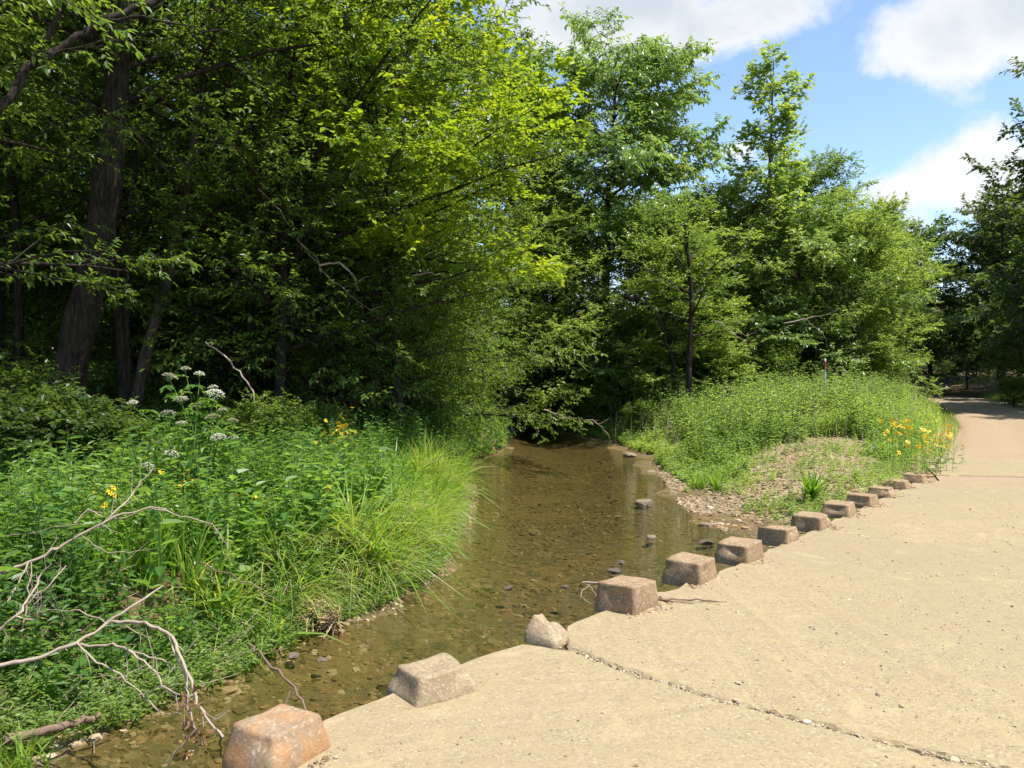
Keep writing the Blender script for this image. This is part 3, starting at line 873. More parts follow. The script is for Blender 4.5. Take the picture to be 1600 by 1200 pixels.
# ------------------------------------------------------------------ trees
def interp_path(pts, t):
    pts = np.asarray(pts); k = np.clip(t, 0, 1) * (len(pts) - 1); i = np.minimum(k.astype(int), len(pts) - 2); f = (k - i)[..., None]
    return pts[i] * (1 - f) + pts[i + 1] * f
def tree_meshes(seed, H, R0, lo, rad, nlimb, leaf, mat_leaf, mat_bark, w=.45, droop=.0, nb=8, nt=7, nl=8, path=None,
                shape='round', tone_mu=.5, twig_len=.5, wob=.03, side=None, rise=0.0, stems=1, asc=.38):
    """returns (trunk mesh, crown mesh): trunk with limbs, branches and twigs; crown of leaf sprays"""
    r = np.random.default_rng(seed)
    wood = MB(); crown = MB()
    LP = []; LD = []; LN = []; LS = []; LT = []
    for st in range(stems):
        K = 16
        t = np.linspace(0, 1, K)
        if path is not None:
            tp = interp_path(np.array(path, float), t)
        else:
            off = np.cumsum(r.normal(0, wob, (K, 2)), 0) * H / 16
            lean = r.normal(0, .05, 2) * H if stems == 1 else np.array([math.cos(st * 6.28 / stems), math.sin(st * 6.28 / stems)]) * H * .28
            tp = np.stack([off[:, 0] + lean[0] * t ** 1.3, off[:, 1] + lean[1] * t ** 1.3, t * H * .96], -1); tp[0] = 0
            tp = tp - np.array([0, 0, .08]) * (t == 0)[:, None]
        tr = R0 * (1 - t) ** .75 * .92 + .008
        tr[0] *= 1.45; tr[1] *= 1.1
        if path is not None: tr = R0 * (1 - .62 * t); tr[0] *= 1.3
        fine = interp_path(tp, np.linspace(0, 1, 40)); fr = np.interp(np.linspace(0, 1, 40), t, tr)
        tube(wood, fine, fr * (1 + .07 * np.sin(np.arange(40) * 1.7 + seed)), 12 if R0 > .08 else 7)
        for i in range(nlimb):
            s = (i + r.uniform(.1, .9)) / nlimb
            tt = lo + (1 - lo) * s * .97
            az = i * 2.4 + r.normal(0, .35)
            if shape == 'round': prof = math.sin(math.pi * (.22 + .70 * s)) ** .7
            elif shape == 'bush': prof = math.sin(math.pi * (.36 + .56 * s)) ** .7
            elif shape == 'narrow': prof = (max(0, 1 - s) ** .35) * (.6 + .4 * min(1, s / .3))
            else: prof = math.sin(math.pi * (.24 + .60 * s)) ** .75         # 'vase'
            L = rad * prof * r.uniform(.62, 1.12) + .15
            if side is not None:      # longer towards one side
                L *= 1 + .55 * math.cos(az - side)
            if r.random() < .12: L *= .6
            e0 = asc + (1.30 - asc) * s ** 1.3 + r.normal(0, .14) + rise
            d = np.array([math.cos(az), math.sin(az)])
            base = interp_path(tp, np.array(tt))
            u = np.linspace(0, 1, 7)
            el = e0 * (1 - .50 * u) - droop * 1.1 * u ** 2
            step = L / 6
            hx = np.concatenate([[0], np.cumsum(np.cos(el[1:]) * step)]); hz = np.concatenate([[0], np.cumsum(np.sin(el[1:]) * step)])
            bend = np.cumsum(r.normal(0, .10, 7)) * np.linspace(0, 1, 7) * L * .25
            lp = base + np.stack([d[0] * hx - d[1] * bend, d[1] * hx + d[0] * bend, hz], -1)
            lr = max(.012, min(np.interp(tt, t, tr) * .5, .012 + L * .013))
            tube(wood, lp, lr * (1 - .8 * u) + .004, 6)
            nbb = max(3, int(nb * (L / rad) ** .7 + .5))
            ub = np.clip(np.linspace(.22, 1.0, nbb) + r.normal(0, .03, nbb), .12, 1)
            bp = interp_path(lp, ub)
            sgn = np.where(np.arange(nbb) % 2 == 0, 1, -1)
            ba = az + sgn * r.uniform(.5, 1.15, nbb) * (1 - .75 * (ub > .96))
            bl = L * (.52 - .28 * ub) * r.uniform(.7, 1.25, nbb) + .22
            be = r.normal(.22 - droop * .7, .42, nbb) + .35 * s
            ends = bp + np.stack([np.cos(ba) * np.cos(be), np.sin(ba) * np.cos(be), np.sin(be)], -1) * bl[:, None]
            midp = (bp + ends) / 2 + np.array([0, 0, 1.]) * (bl * .06)[:, None] + r.normal(0, .05, (nbb, 3)) * bl[:, None]
            tubes(wood, np.stack([bp, midp, ends], 1), np.stack([.35 * lr * (1.3 - ub), .22 * lr * (1.3 - ub), .1 * lr * np.ones(nbb)], -1) + .002, 4)
            v = np.linspace(.12, 1.0, nt)[None, :] + r.normal(0, .03, (nbb, nt)); v = np.clip(v, .05, 1)
            tpnt = np.where(v[..., None] < .5, bp[:, None] + (midp - bp)[:, None] * (v * 2)[..., None], midp[:, None] + (ends - midp)[:, None] * (v * 2 - 1)[..., None])
            sg = np.where(np.arange(nt) % 2 == 0, 1, -1)[None, :]
            ta = ba[:, None] + sg * r.uniform(.35, 1.2, (nbb, nt))
            tl = twig_len * r.uniform(.55, 1.2, (nbb, nt)) * (1.15 - .5 * v)
            te = r.normal(.12 - droop, .5, (nbb, nt)) + .3 * s
            td = np.stack([np.cos(ta) * np.cos(te), np.sin(ta) * np.cos(te), np.sin(te)], -1)
            tend = tpnt + td * tl[..., None]
            tubes(wood, np.stack([tpnt.reshape(-1, 3), tend.reshape(-1, 3)], 1), np.tile([[.0035, .0018]], (nbb * nt, 1)), 3)
            x = (np.arange(nl) + .6) / nl
            lpp = tpnt[:, :, None] + td[:, :, None] * (tl[..., None] * x)[..., None]
            ls = np.where(np.arange(nl) % 2 == 0, 1, -1)
            la = ta[..., None] + ls * r.uniform(.5, 1.1, (nbb, nt, nl)) * (x < .97)
            le = te[..., None] * .4 + r.normal(-.15 - droop * .9, .38, (nbb, nt, nl))
            ld = np.stack([np.cos(la) * np.cos(le), np.sin(la) * np.cos(le), np.sin(le)], -1)
            ln = np.stack([-np.cos(la) * np.sin(le), -np.sin(la) * np.sin(le), np.cos(le)], -1) + r.normal(0, .33, ld.shape)
            S = leaf * r.uniform(.6, 1.25, le.shape)
            tn = tone_mu + r.normal(0, .10) + r.normal(0, .06, (nbb, 1, 1)) + r.normal(0, .09, le.shape)
            LP.append(lpp.reshape(-1, 3)); LD.append(ld.reshape(-1, 3)); LN.append(ln.reshape(-1, 3)); LS.append(S.ravel()); LT.append(np.broadcast_to(tn, le.shape).ravel())
    P_ = np.concatenate(LP)
    leaves(crown, P_, np.concatenate(LD), np.concatenate(LN), np.concatenate(LS), w=w, fold=.07, curl=.16, tone=np.clip(np.concatenate(LT), 0, 1))
    return wood.mesh('trunk', M[mat_bark], True), crown.mesh('crown', M[mat_leaf])
NLEAF = [0]
def proto(key, **k):
    a, b = tree_meshes(**k)
    PROTO[key] = (a, b)
PROTO = {}
# broad low-limbed woodland trees seen close
proto('near_a', seed=1, H=9.5, R0=.11, lo=.20, rad=3.3, nlimb=32, leaf=.098, mat_leaf='leaf_green', mat_bark='bark', nb=11, nt=10, nl=10, side=0.0)
proto('near_b', seed=2, H=10.5, R0=.13, lo=.26, rad=3.5, nlimb=32, leaf=.10, mat_leaf='leaf_green', mat_bark='bark', nb=11, nt=10, nl=10, droop=.15, side=-.5)
proto('near_c', seed=3, H=8.0, R0=.08, lo=.14, rad=2.9, nlimb=28, leaf=.092, mat_leaf='leaf_deep', mat_bark='bark', nb=10, nt=10, nl=9, droop=.1, asc=.25)
proto('yellow', seed=4, H=8.4, R0=.08, lo=.44, rad=2.8, nlimb=32, leaf=.108, mat_leaf='leaf_yellow', mat_bark='bark', w=.75, nb=11, nt=10, nl=9, side=-.3, twig_len=.45, asc=.2)
proto('hanging', seed=5, H=6.0, R0=.08, lo=.04, rad=3.0, nlimb=36, leaf=.092, mat_leaf='leaf_green', mat_bark='bark', nb=11, nt=10, nl=9, droop=.3, shape='bush', side=-.2, asc=.2)
proto('tall_droop', seed=6, H=12.7, R0=.20, lo=.40, rad=3.4, nlimb=46, leaf=.175, mat_leaf='leaf_grey', mat_bark='bark', w=.42, nb=11, nt=11, nl=10, droop=.35, shape='vase', twig_len=.6, asc=.5)
proto('slender', seed=7, H=12.6, R0=.12, lo=.22, rad=1.9, nlimb=34, leaf=.15, mat_leaf='leaf_light', mat_bark='bark_pale', w=.8, nb=7, nt=8, nl=7, shape='narrow', twig_len=.5, tone_mu=.62, asc=.75)
proto('mid_a', seed=8, H=8.5, R0=.14, lo=.05, rad=3.2, nlimb=44, leaf=.13, mat_leaf='leaf_light', mat_bark='bark', nb=11, nt=11, nl=10, shape='bush', twig_len=.6)
proto('mid_b', seed=9, H=8.0, R0=.12, lo=.06, rad=3.0, nlimb=42, leaf=.13, mat_leaf='leaf_grey', mat_bark='bark', nb=11, nt=11, nl=10, droop=.12, shape='bush', twig_len=.6)
proto('mid_c', seed=10, H=10, R0=.15, lo=.14, rad=3.2, nlimb=42, leaf=.135, mat_leaf='leaf_green', mat_bark='bark', nb=11, nt=11, nl=10, twig_len=.65)
proto('dark_a', seed=11, H=11.5, R0=.18, lo=.12, rad=3.8, nlimb=38, leaf=.195, mat_leaf='leaf_dark', mat_bark='bark', w=.6, nb=9, nt=9, nl=9, twig_len=.7)
proto('dark_b', seed=12, H=10.5, R0=.16, lo=.08, rad=3.6, nlimb=36, leaf=.195, mat_leaf='leaf_deep', mat_bark='bark', w=.6, nb=9, nt=9, nl=9, twig_len=.7, droop=.1, shape='bush')
proto('deep_a', seed=13, H=13, R0=.16, lo=.26, rad=3.7, nlimb=32, leaf=.21, mat_leaf='leaf_green', mat_bark='bark', nb=9, nt=7, nl=7, twig_len=.7)
proto('deep_b', seed=14, H=12, R0=.13, lo=.18, rad=3.4, nlimb=32, leaf=.21, mat_leaf='leaf_deep', mat_bark='bark', nb=9, nt=7, nl=7, twig_len=.7)
proto('under', seed=18, H=4.2, R0=.05, lo=.08, rad=2.2, nlimb=24, leaf=.15, mat_leaf='leaf_green', mat_bark='bark', nb=7, nt=6, nl=7, twig_len=.5, shape='bush', asc=.3)
proto('under_fine', seed=19, H=4.4, R0=.05, lo=.06, rad=2.2, nlimb=26, leaf=.095, mat_leaf='leaf_green', mat_bark='bark', nb=9, nt=8, nl=7, twig_len=.45, asc=.25, droop=.1)
proto('sapling', seed=15, H=4.6, R0=.028, lo=.2, rad=1.4, nlimb=16, leaf=.12, mat_leaf='leaf_green', mat_bark='bark', nb=6, nt=6, nl=6, twig_len=.38)
proto('shrub_a', seed=16, H=1.7, R0=.018, lo=.08, rad=.75, nlimb=10, leaf=.085, mat_leaf='leaf_green', mat_bark='bark', nb=6, nt=6, nl=6, twig_len=.25, shape='bush', stems=4)
proto('shrub_b', seed=17, H=1.4, R0=.016, lo=.08, rad=.7, nlimb=10, leaf=.10, mat_leaf='leaf_deep', mat_bark='bark', w=.6, nb=6, nt=6, nl=6, twig_len=.25, shape='bush', stems=4)
def plant_tree(key, x, y, h, label, cat='tree', name='broadleaf_tree', group=None, rz=0.0, sxy=None, dz=0.0, part=('trunk', 'crown')):
    tm, cm = PROTO[key]
    zs = [v for v in (cm.vertices[0], )]
    H0 = HT[key] if key in HT else HT.setdefault(key, max(c[2] for c in (cm.vertices[i].co for i in range(0, len(cm.vertices), 37))))
    s = h / H0
    o = empty(name, (x, y, gz(x, y) + dz - .03), rz)
    o.scale = ((sxy or s), (sxy or s), s)
    tag(o, label, cat, group)
    link_mesh(part[0], tm, o); link_mesh(part[1], cm, o)
    return o
HT = {}

# -- left bank, big named trees.  trunk paths are local, in metres
def path_world(pts, base):   # list of (px,py,Y)
    return [np.array(P(*q)) - np.array(base) for q in pts]
b1 = np.array(P(92, 690, 11.5)); b1[2] = gz(b1[0], b1[1]) - .15
path = [np.zeros(3)] + path_world([(100, 620, 11.5), (128, 500, 11.4), (158, 380, 11.3), (176, 250, 11.2), (188, 120, 11.2), (196, 20, 11.2), (205, -150, 11.2), (220, -330, 11.3), (230, -480, 11.3)], b1)
t_, c_ = tree_meshes(seed=31, H=11, R0=.25, lo=.50, rad=4.2, nlimb=26, leaf=.11, mat_leaf='leaf_green', mat_bark='bark', nb=9, nt=8, nl=8, path=path)
o = empty('broadleaf_tree', b1); tag(o, 'thickest leaning dark trunk at the left, rising out of the frame', 'tree', 'woodland trees on the left bank')
link_mesh('trunk', t_, o); link_mesh('crown', c_, o)
b2 = np.array(P(205, 700, 13)); b2[2] = gz(b2[0], b2[1]) - .12
path = [np.zeros(3)] + path_world([(212, 620, 13), (232, 540, 12.9), (262, 440, 12.8), (283, 350, 12.8), (300, 260, 12.8), (318, 150, 12.8), (340, 20, 12.7), (352, -150, 12.7), (360, -300, 12.7)], b2)
t_, c_ = tree_meshes(seed=32, H=11, R0=.105, lo=.45, rad=3.4, nlimb=24, leaf=.11, mat_leaf='leaf_green', mat_bark='bark_pale', nb=9, nt=7, nl=8, path=path)
o = empty('broadleaf_tree', b2); tag(o, 'leaning trunk with flaking sunlit bark, right of the thickest trunk', 'tree', 'woodland trees on the left bank')
link_mesh('trunk', t_, o); link_mesh('crown', c_, o)
b3 = np.array(P(438, 660, 14.5)); b3[2] = gz(b3[0], b3[1]) - .1
path = [np.zeros(3)] + path_world([(442, 600, 14.5), (450, 530, 14.5), (458, 450, 14.5), (464, 370, 14.5), (470, 270, 14.5), (478, 150, 14.5), (490, 0, 14.4), (500, -140, 14.4), (505, -260, 14.4)], b3)
t_, c_ = tree_meshes(seed=33, H=12, R0=.13, lo=.42, rad=3.3, nlimb=26, leaf=.11, mat_leaf='leaf_green', mat_bark='bark', nb=9, nt=8, nl=8, path=path)
o = empty('broadleaf_tree', b3); tag(o, 'straight black trunk standing alone right of the white flower heads', 'tree', 'woodland trees on the left bank')
link_mesh('trunk', t_, o); link_mesh('crown', c_, o)

GL = 'woodland trees on the left bank'
for key, x, y, h, rz, lab in [
    ('near_b', -9.2, 11.5, 10.5, .3, 'tree behind the left frame edge in the wood'),
    ('near_a', -3.7, 12.8, 9.6, -.2, 'leafy tree leaning over the creek in the upper middle left'),
    ('yellow', -1.9, 14.0, 9.2, -.1, 'yellow green leaved tree glowing in the sun over the creek'),
    ('hanging', -2.9, 18.4, 6.0, .0, 'low tree with sprays hanging down over the creek'),
    ('near_c', -4.9, 16.5, 8.6, 1.2, 'dark leaved understory tree behind the straight black trunk'),
    ('near_a', -6.9, 15.0, 10.5, 2.0, 'leafy tree behind the thickest trunk and its neighbour'),
    ('near_b', -4.4, 20.5, 11.5, 2.6, 'tall leafy tree behind the yellow green one'),
    ('near_c', -10.5, 14.0, 9.0, 3.1, 'dark leaved understory tree at the far left of the frame'),
    ('near_b', -12.5, 18, 12, 4.0, None), ('near_a', -9.0, 19, 12, 5.0, None), ('near_a', -2.0, 23.5, 9, .7, 'leafy tree on the left bank where the creek turns away'),
    ('hanging', -2.2, 21.8, 5.2, .9, 'second low tree with hanging sprays, farther up the creek')]:
    if lab: plant_tree(key, x, y, h, lab, group=GL, rz=rz)
    else: plant_tree(key, x, y, h, 'tree deep in the shade of the left wood', group='trees deep in the left wood', rz=rz)
r = np.random.default_rng(77)
k = 0
for gy_ in range(6):
    for gx_ in range(7):
        y = 21 + gy_ * 6.0 + r.uniform(-1.5, 1.5); x = -4.5 - gx_ * 5.0 - gy_ * 1.2 + r.uniform(-1.5, 1.5)
        if x < -.66 * y - 6: continue
        if shore(np.array([x]), np.array([y]))[0][0] < 1.2: continue
        key = ['deep_a', 'deep_b', 'near_c', 'deep_a'][k % 4]; k += 1
        plant_tree(key, x, y, r.uniform(10.5, 13.5), 'tree deep in the shade of the left wood', group='trees deep in the left wood', rz=r.uniform(0, 6.28))
for i in range(34):
    y = r.uniform(19, 44); x = -2.5 - (y - 18) * .35 - r.uniform(0, 1) * (y * .66 - 2)
    if shore(np.array([x]), np.array([y]))[0][0] < 1.0: continue
    plant_tree('under', x, y, r.uniform(3.0, 5.5), 'understory bush in the shade of the left wood', 'bush', 'understory_bush', 'understory bushes in the left wood', r.uniform(0, 6.28), part=('stem', 'foliage'))
for i, (x, y, h) in enumerate([(-1.5, 33, 4.5), (1, 34, 4), (3.5, 31, 4), (6, 31.5, 4), (8.5, 31, 4.2), (11.5, 34, 4), (14.5, 37, 4.4), (17, 39, 4), (19, 48, 4.5), (23, 54, 5), (28, 50, 5), (32, 47, 5), (15.5, 46, 4.5), (30, 56, 5), (25.5, 62, 6), (18.5, 55, 5)]):
    plant_tree('under', x, y, h, 'understory bush filling the wood edge behind the creek and road', 'bush', 'understory_bush', 'understory bushes behind the creek and road', i * 1.3, part=('stem', 'foliage'))
for i, (x, y, h, lab) in enumerate([(-4.6, 18.5, 4.4, 'leafy bush-like tree behind the straight black trunk'), (-3.4, 16.3, 4.0, 'leafy low tree between the black trunk and the hanging sprays'), (-7.6, 17.2, 4.6, 'leafy low tree in shade between the leaning trunks'),
        (-6.3, 20.5, 5.0, 'leafy low tree deep behind the white flower heads'), (-10.6, 16.5, 4.6, 'leafy low tree left of the thickest trunk'), (-9.2, 12.8, 3.4, 'leafy low tree at the left frame edge'), (-2.6, 20.0, 4.6, 'leafy low tree under the second hanging tree'), (-1.6, 25.5, 4.2, 'leafy low tree on the left bank at the creek bend'), (-2.5, 14.4, 4.4, 'leafy low tree under the yellow green one'),
        (-4.3, 13.2, 5.6, 'leafy low tree half hiding the straight black trunk'), (-5.3, 14.6, 5.8, 'leafy low tree between the flaking trunk and the black trunk'), (-2.9, 15.8, 5.6, 'leafy low tree behind the left yellow flower clump'), (-6.2, 17.6, 6.2, 'tall leafy low tree farther back between the two main trunks'),
        (-8.4, 13.4, 5.2, 'leafy low tree just left of the thickest trunk'), (-1.9, 17.0, 5.0, 'leafy low tree beside the hanging sprays'), (-4.0, 17.4, 6.4, 'tall leafy low tree behind the black trunk')]):
    plant_tree('under_fine', x, y, h, lab, 'tree', 'low_tree', 'low leafy trees of the left wood', i * 1.7)
# thin bare-stemmed young trees inside the wood
def pole_tree(px, pyb, Y, lean_px, h, R0, seed, lab, mat='bark'):
    x = (px - 800) / F * Y; b = np.array([x, Y, gz(x, Y) - .08])
    dx = lean_px / F * Y
    path = [np.array([dx * t ** 1.1 + .06 * math.sin(t * 7 + seed), .1 * math.sin(t * 5 + seed * 2), h * t]) for t in np.linspace(0, 1, 9)]
    t_, c_ = tree_meshes(seed=seed, H=h, R0=R0, lo=.42, rad=1.9, nlimb=12, leaf=.11, mat_leaf='leaf_green', mat_bark=mat, nb=6, nt=6, nl=6, path=path)
    o = empty('young_tree', b); tag(o, lab, 'tree', 'thin trunks inside the left wood')
    link_mesh('trunk', t_, o); link_mesh('crown', c_, o)
for a in [(180, 690, 12.2, 12, 8, .075, 51, 'dark thin trunk just right of the thickest trunk'),
          (198, 690, 12.4, 30, 8, .06, 52, 'mossy thin trunk beside the leaning flaking trunk'),
          (475, 640, 17.5, 45, 8.5, .085, 53, 'thin trunk leaning right, next to the straight black trunk'),
          (505, 640, 18.5, 120, 8.5, .08, 54, 'slanting thin trunk in the dark wood left of the creek'),
          (350, 640, 18, 40, 9, .09, 55, 'thin trunk behind the white flower heads'),
          (30, 690, 12.5, -25, 8, .08, 56, 'thin trunk at the left frame edge'),
          (565, 640, 20, 60, 8, .07, 57, 'rightmost thin trunk before the hanging sprays'),
          (300, 640, 22, -20, 9, .09, 58, 'far thin trunk between the flaking trunk and the black trunk'),
          (400, 640, 24, 15, 9, .10, 59, 'far thin trunk left of the black trunk'),
          (1083, 610, 22, -12, 5.4, .10, 60, 'slim dark trunk at the left edge of the mound')]:
    pole_tree(*a)

# -- middle and right
GM = 'trees along the far side of the creek'
for key, x, y, h, rz, sxy, lab in [
    ('tall_droop', 3.2, 29.0, 13.7, .4, 1.12, 'tallest tree in the middle with drooping glossy leaves against the clouds'),
    ('slender', 8.15, 26.5, 11.3, 1.0, .88, 'slender light green tree standing up against the blue sky'),
    ('mid_a', 1.5, 26.8, 8.4, .0, 1.0, 'bright leafy tree below the tall drooping one'),
    ('mid_c', -.6, 29.0, 14.0, .9, 1.2, 'pale green tree between the yellow green tree and the tall one'),
    ('mid_a', 5.0, 24.4, 5.6, 2.5, .72, 'light green tree leaning over the creek bend from the right bank'),
    ('mid_b', 4.4, 26.6, 7.4, 2.0, .9, 'silvery leaved tree right of the creek bend'),
    ('mid_a', 6.6, 27.5, 7.8, 3.0, .9, 'leafy tree at the foot of the slender tree'),
    ('mid_b', 9.2, 26.2, 7.2, 4.2, .9, 'rounded tree with shiny leaves right of the slender tree'),
    ('mid_c', 11.0, 30.5, 9.6, 4.0, 1.0, 'darker tree whose top stands right behind the slender tree'),
    ('mid_a', 11.2, 27.0, 7.6, 5.0, .85, 'dense tree at the right end of the thicket behind the mound'),
    ('mid_b', 13.8, 33.0, 8.2, 1.6, .95, 'tree behind the right end of the thicket'),
    ('hanging', 2.4, 28.0, 4.6, 3.4, .85, 'low tree closing the view at the end of the creek')]:
    plant_tree(key, x, y, h, lab, group=GM, rz=rz, sxy=sxy)
for i, (x, y, h, key) in enumerate([(-3, 36, 9.5, 'deep_a'), (1.5, 37, 9.0, 'deep_b'), (5.5, 36, 8.6, 'deep_a'), (9, 38, 9.2, 'deep_b'), (13, 40, 9.4, 'deep_a'), (17, 42, 9.0, 'deep_b'), (3, 44, 10, 'deep_b'), (10, 46, 10.2, 'deep_a')]):
    plant_tree(key, x, y, h, 'tree filling the gaps behind the creek thicket', group='trees behind the creek thicket', rz=i * 1.1)
GR = 'trees round the bend of the dirt road'
for key, x, y, h, rz, lab in [
    ('dark_b', 21.3, 50.0, 11.0, .4, 'round topped tree over the far end of the road, below the cloud'),
    ('mid_c', 18.6, 42.0, 9.6, 1.4, 'light green tree left of the road bend'),
    ('dark_a', 26.6, 44.0, 11.4, .9, 'dark tall tree right of the road bend with a knobbly top'),
    ('dark_b', 24.0, 46.5, 10.6, 3.9, 'dark tree straight behind the road bend'),
    ('dark_a', 29.5, 44.5, 11.2, 2.8, 'dark tree at the right frame edge behind the road'),
    ('dark_b', 24.9, 38.5, 7.2, 2.0, 'lower tree at the right verge with light tipped boughs')]:
    plant_tree(key, x, y, h, lab, group=GR, rz=rz)
for i, (x, y, h, key) in enumerate([(22, 60, 9.0, 'dark_a'), (27, 58, 10.5, 'dark_b'), (33, 55, 12, 'dark_a'), (17, 58, 8.6, 'dark_b'), (38, 62, 13, 'dark_b'), (28, 68, 11, 'dark_a'), (13, 52, 9.0, 'dark_b'), (35, 48, 12, 'dark_a')]):
    plant_tree(key, x, y, h, 'dark tree in the wood beyond the road bend', group='wood beyond the road bend', rz=i * 1.7)
# roadside tree whose branch reaches in from the right, and its neighbours along the verge (they shade the road)
plant_tree('dark_a', 20.9, 29.0, 13.2, 'roadside tree reaching into the sky from the right frame edge', group='trees on the right verge', rz=2.2, sxy=1.0)
for i, (x, y, h, key) in enumerate([(22.6, 33.5, 9.5, 'dark_b'), (23.5, 30.0, 9, 'dark_b'), (20.5, 23.5, 10, 'mid_c'), (18.8, 17.5, 9, 'mid_a'), (26, 27, 12, 'dark_a'), (17.5, 10, 9, 'mid_c')]):
    plant_tree(key, x, y, h, 'roadside tree just outside the right of the view', group='trees on the right verge', rz=i * 1.3 + .5)

# -- shrubs
GS = 'shrubs and bushes of the banks'
for key, x, y, h, rz, lab, nm in [
    ('shrub_b', *P(65, 700, 8.2)[:2], 1.35, 0, 'dark leafy bush at the left in front of the thickest trunk', 'bush'),
    ('shrub_b', *P(150, 700, 9.2)[:2], 1.25, 1.3, 'second dark bush left of the white flower heads', 'bush'),
    ('shrub_a', *P(10, 700, 10)[:2], 1.7, 2.3, 'bush at the left frame edge in deep shade', 'bush'),
    ('shrub_a', *P(420, 680, 10.5)[:2], 1.25, 2.0, 'small leaved bush at the foot of the black trunk', 'bush'),
    ('shrub_a', *P(500, 680, 12)[:2], 1.1, 3.0, 'bush behind the left clump of yellow flowers', 'bush'),
    ('shrub_a', *P(590, 690, 13.5)[:2], .95, 4.0, 'low bush at the wood edge left of the hanging sprays', 'bush'),
    ('shrub_a', *P(690, 700, 12.6)[:2], .75, 1.0, 'low pale bush leaning over the water behind the long grass', 'bush'),
    ('shrub_b', *P(640, 690, 15)[:2], 1.2, 5.0, 'dark bush under the hanging sprays', 'bush'),
    ('shrub_a', *P(965, 640, 24)[:2], 1.9, .5, 'bush on the far bank right of the creek bend', 'bush'),
    ('shrub_a', *P(1030, 640, 24)[:2], 2.1, 1.5, 'bush between the creek bend and the mound', 'bush'),
    ('shrub_b', *P(1095, 620, 24.5)[:2], 2.0, 2.5, 'bush behind the left shoulder of the mound', 'bush'),
    ('shrub_a', *P(1205, 600, 24.5)[:2], 2.1, 3.5, 'bright upright bush at the top left of the mound', 'bush'),
    ('shrub_a', *P(1340, 600, 26.5)[:2], 1.6, 4.5, 'bush behind the mound left of the road', 'bush'),
    ('shrub_a', -1.1, 21.2, 1.3, .3, 'low bush dipping into the creek on its left side before the bend', 'bush'),
    ('shrub_a', -1.3, 23.8, 1.6, 1.3, 'bush over the water on the left at the bend', 'bush'),
    ('shrub_a', 3.5, 22.0, 1.1, 2.3, 'low bush at the water on the right side before the bend', 'bush'),
    ('shrub_a', 2.7, 25.0, 1.6, 3.3, 'bush over the water on the right at the bend', 'bush'),
    ('shrub_a', .6, 27.6, 1.8, 4.3, 'bush closing off the creek at the bend', 'bush'),
    ('shrub_b', *P(930, 650, 29)[:2], 2.2, 5.5, 'dark bush at the end of the creek', 'bush'),
    ('shrub_b', *P(860, 650, 30)[:2], 2.4, .2, 'dark bush on the left where the creek turns out of sight', 'bush'),
    ('shrub_a', *P(1585, 610, 33)[:2], 1.4, .9, 'bush on the verge right of the road', 'bush')]:
    plant_tree(key, x, y, h, lab, 'bush', nm, GS, rz, part=('stem', 'foliage'))
for i, (px, Y, h) in enumerate([(60, 15, 4), (240, 16, 4.2), (330, 15, 3.4), (390, 19, 4.5), (520, 16, 3.8), (600, 19, 4.2), (1150, 25, 3.2), (1290, 28, 3.6), (700, 22, 3.5), (20, 20, 5)]):
    x = (px - 800) / F * Y
    lab = ['young tree beside the thickest trunk', 'young tree between the two leaning trunks', 'young tree in shade above the white flower heads', 'young tree left of the straight black trunk', 'young tree right of the straight black trunk',
           'young tree in front of the hanging sprays', 'young tree behind the left of the mound', 'young tree behind the marker post', 'young tree in the dark where the creek narrows', 'young tree at the far left in the dark wood'][i]
    plant_tree('sapling', x, Y, h, lab, 'sapling', 'sapling', 'saplings under the trees', i * 1.9)

# ------------------------------------------------------------------ herb layer
r = np.random.default_rng(101)
def left_pts(n, y0, y1, d0, d1, powy=1.0):
    y = y0 + (y1 - y0) * r.random(n) ** powy; d = d0 + (d1 - d0) * r.random(n)
    x = np.interp(y, YL, XLv) - d
    return x, y, d
def stuff(name, mb, mats, label=None):
    return tag(link_mesh(name, mb.mesh(name, mats)), kind='stuff')
# long arching grass on the bank edge
mb = MB()
n = 11500
x, y, d = left_pts(n, 5.8, 17, -.12, 1.7, 1.15)
z = ground_z(x, y)
ok = (z > WATER - .02) & ((vnoise(x, y, 1.4, 31) + .35 * sstep(6.5, 8.5, y)) > .42) & (r.random(n) < 1.15 - .5 * d)
x, y, z, d = x[ok], y[ok], z[ok], d[ok]; n = len(x)
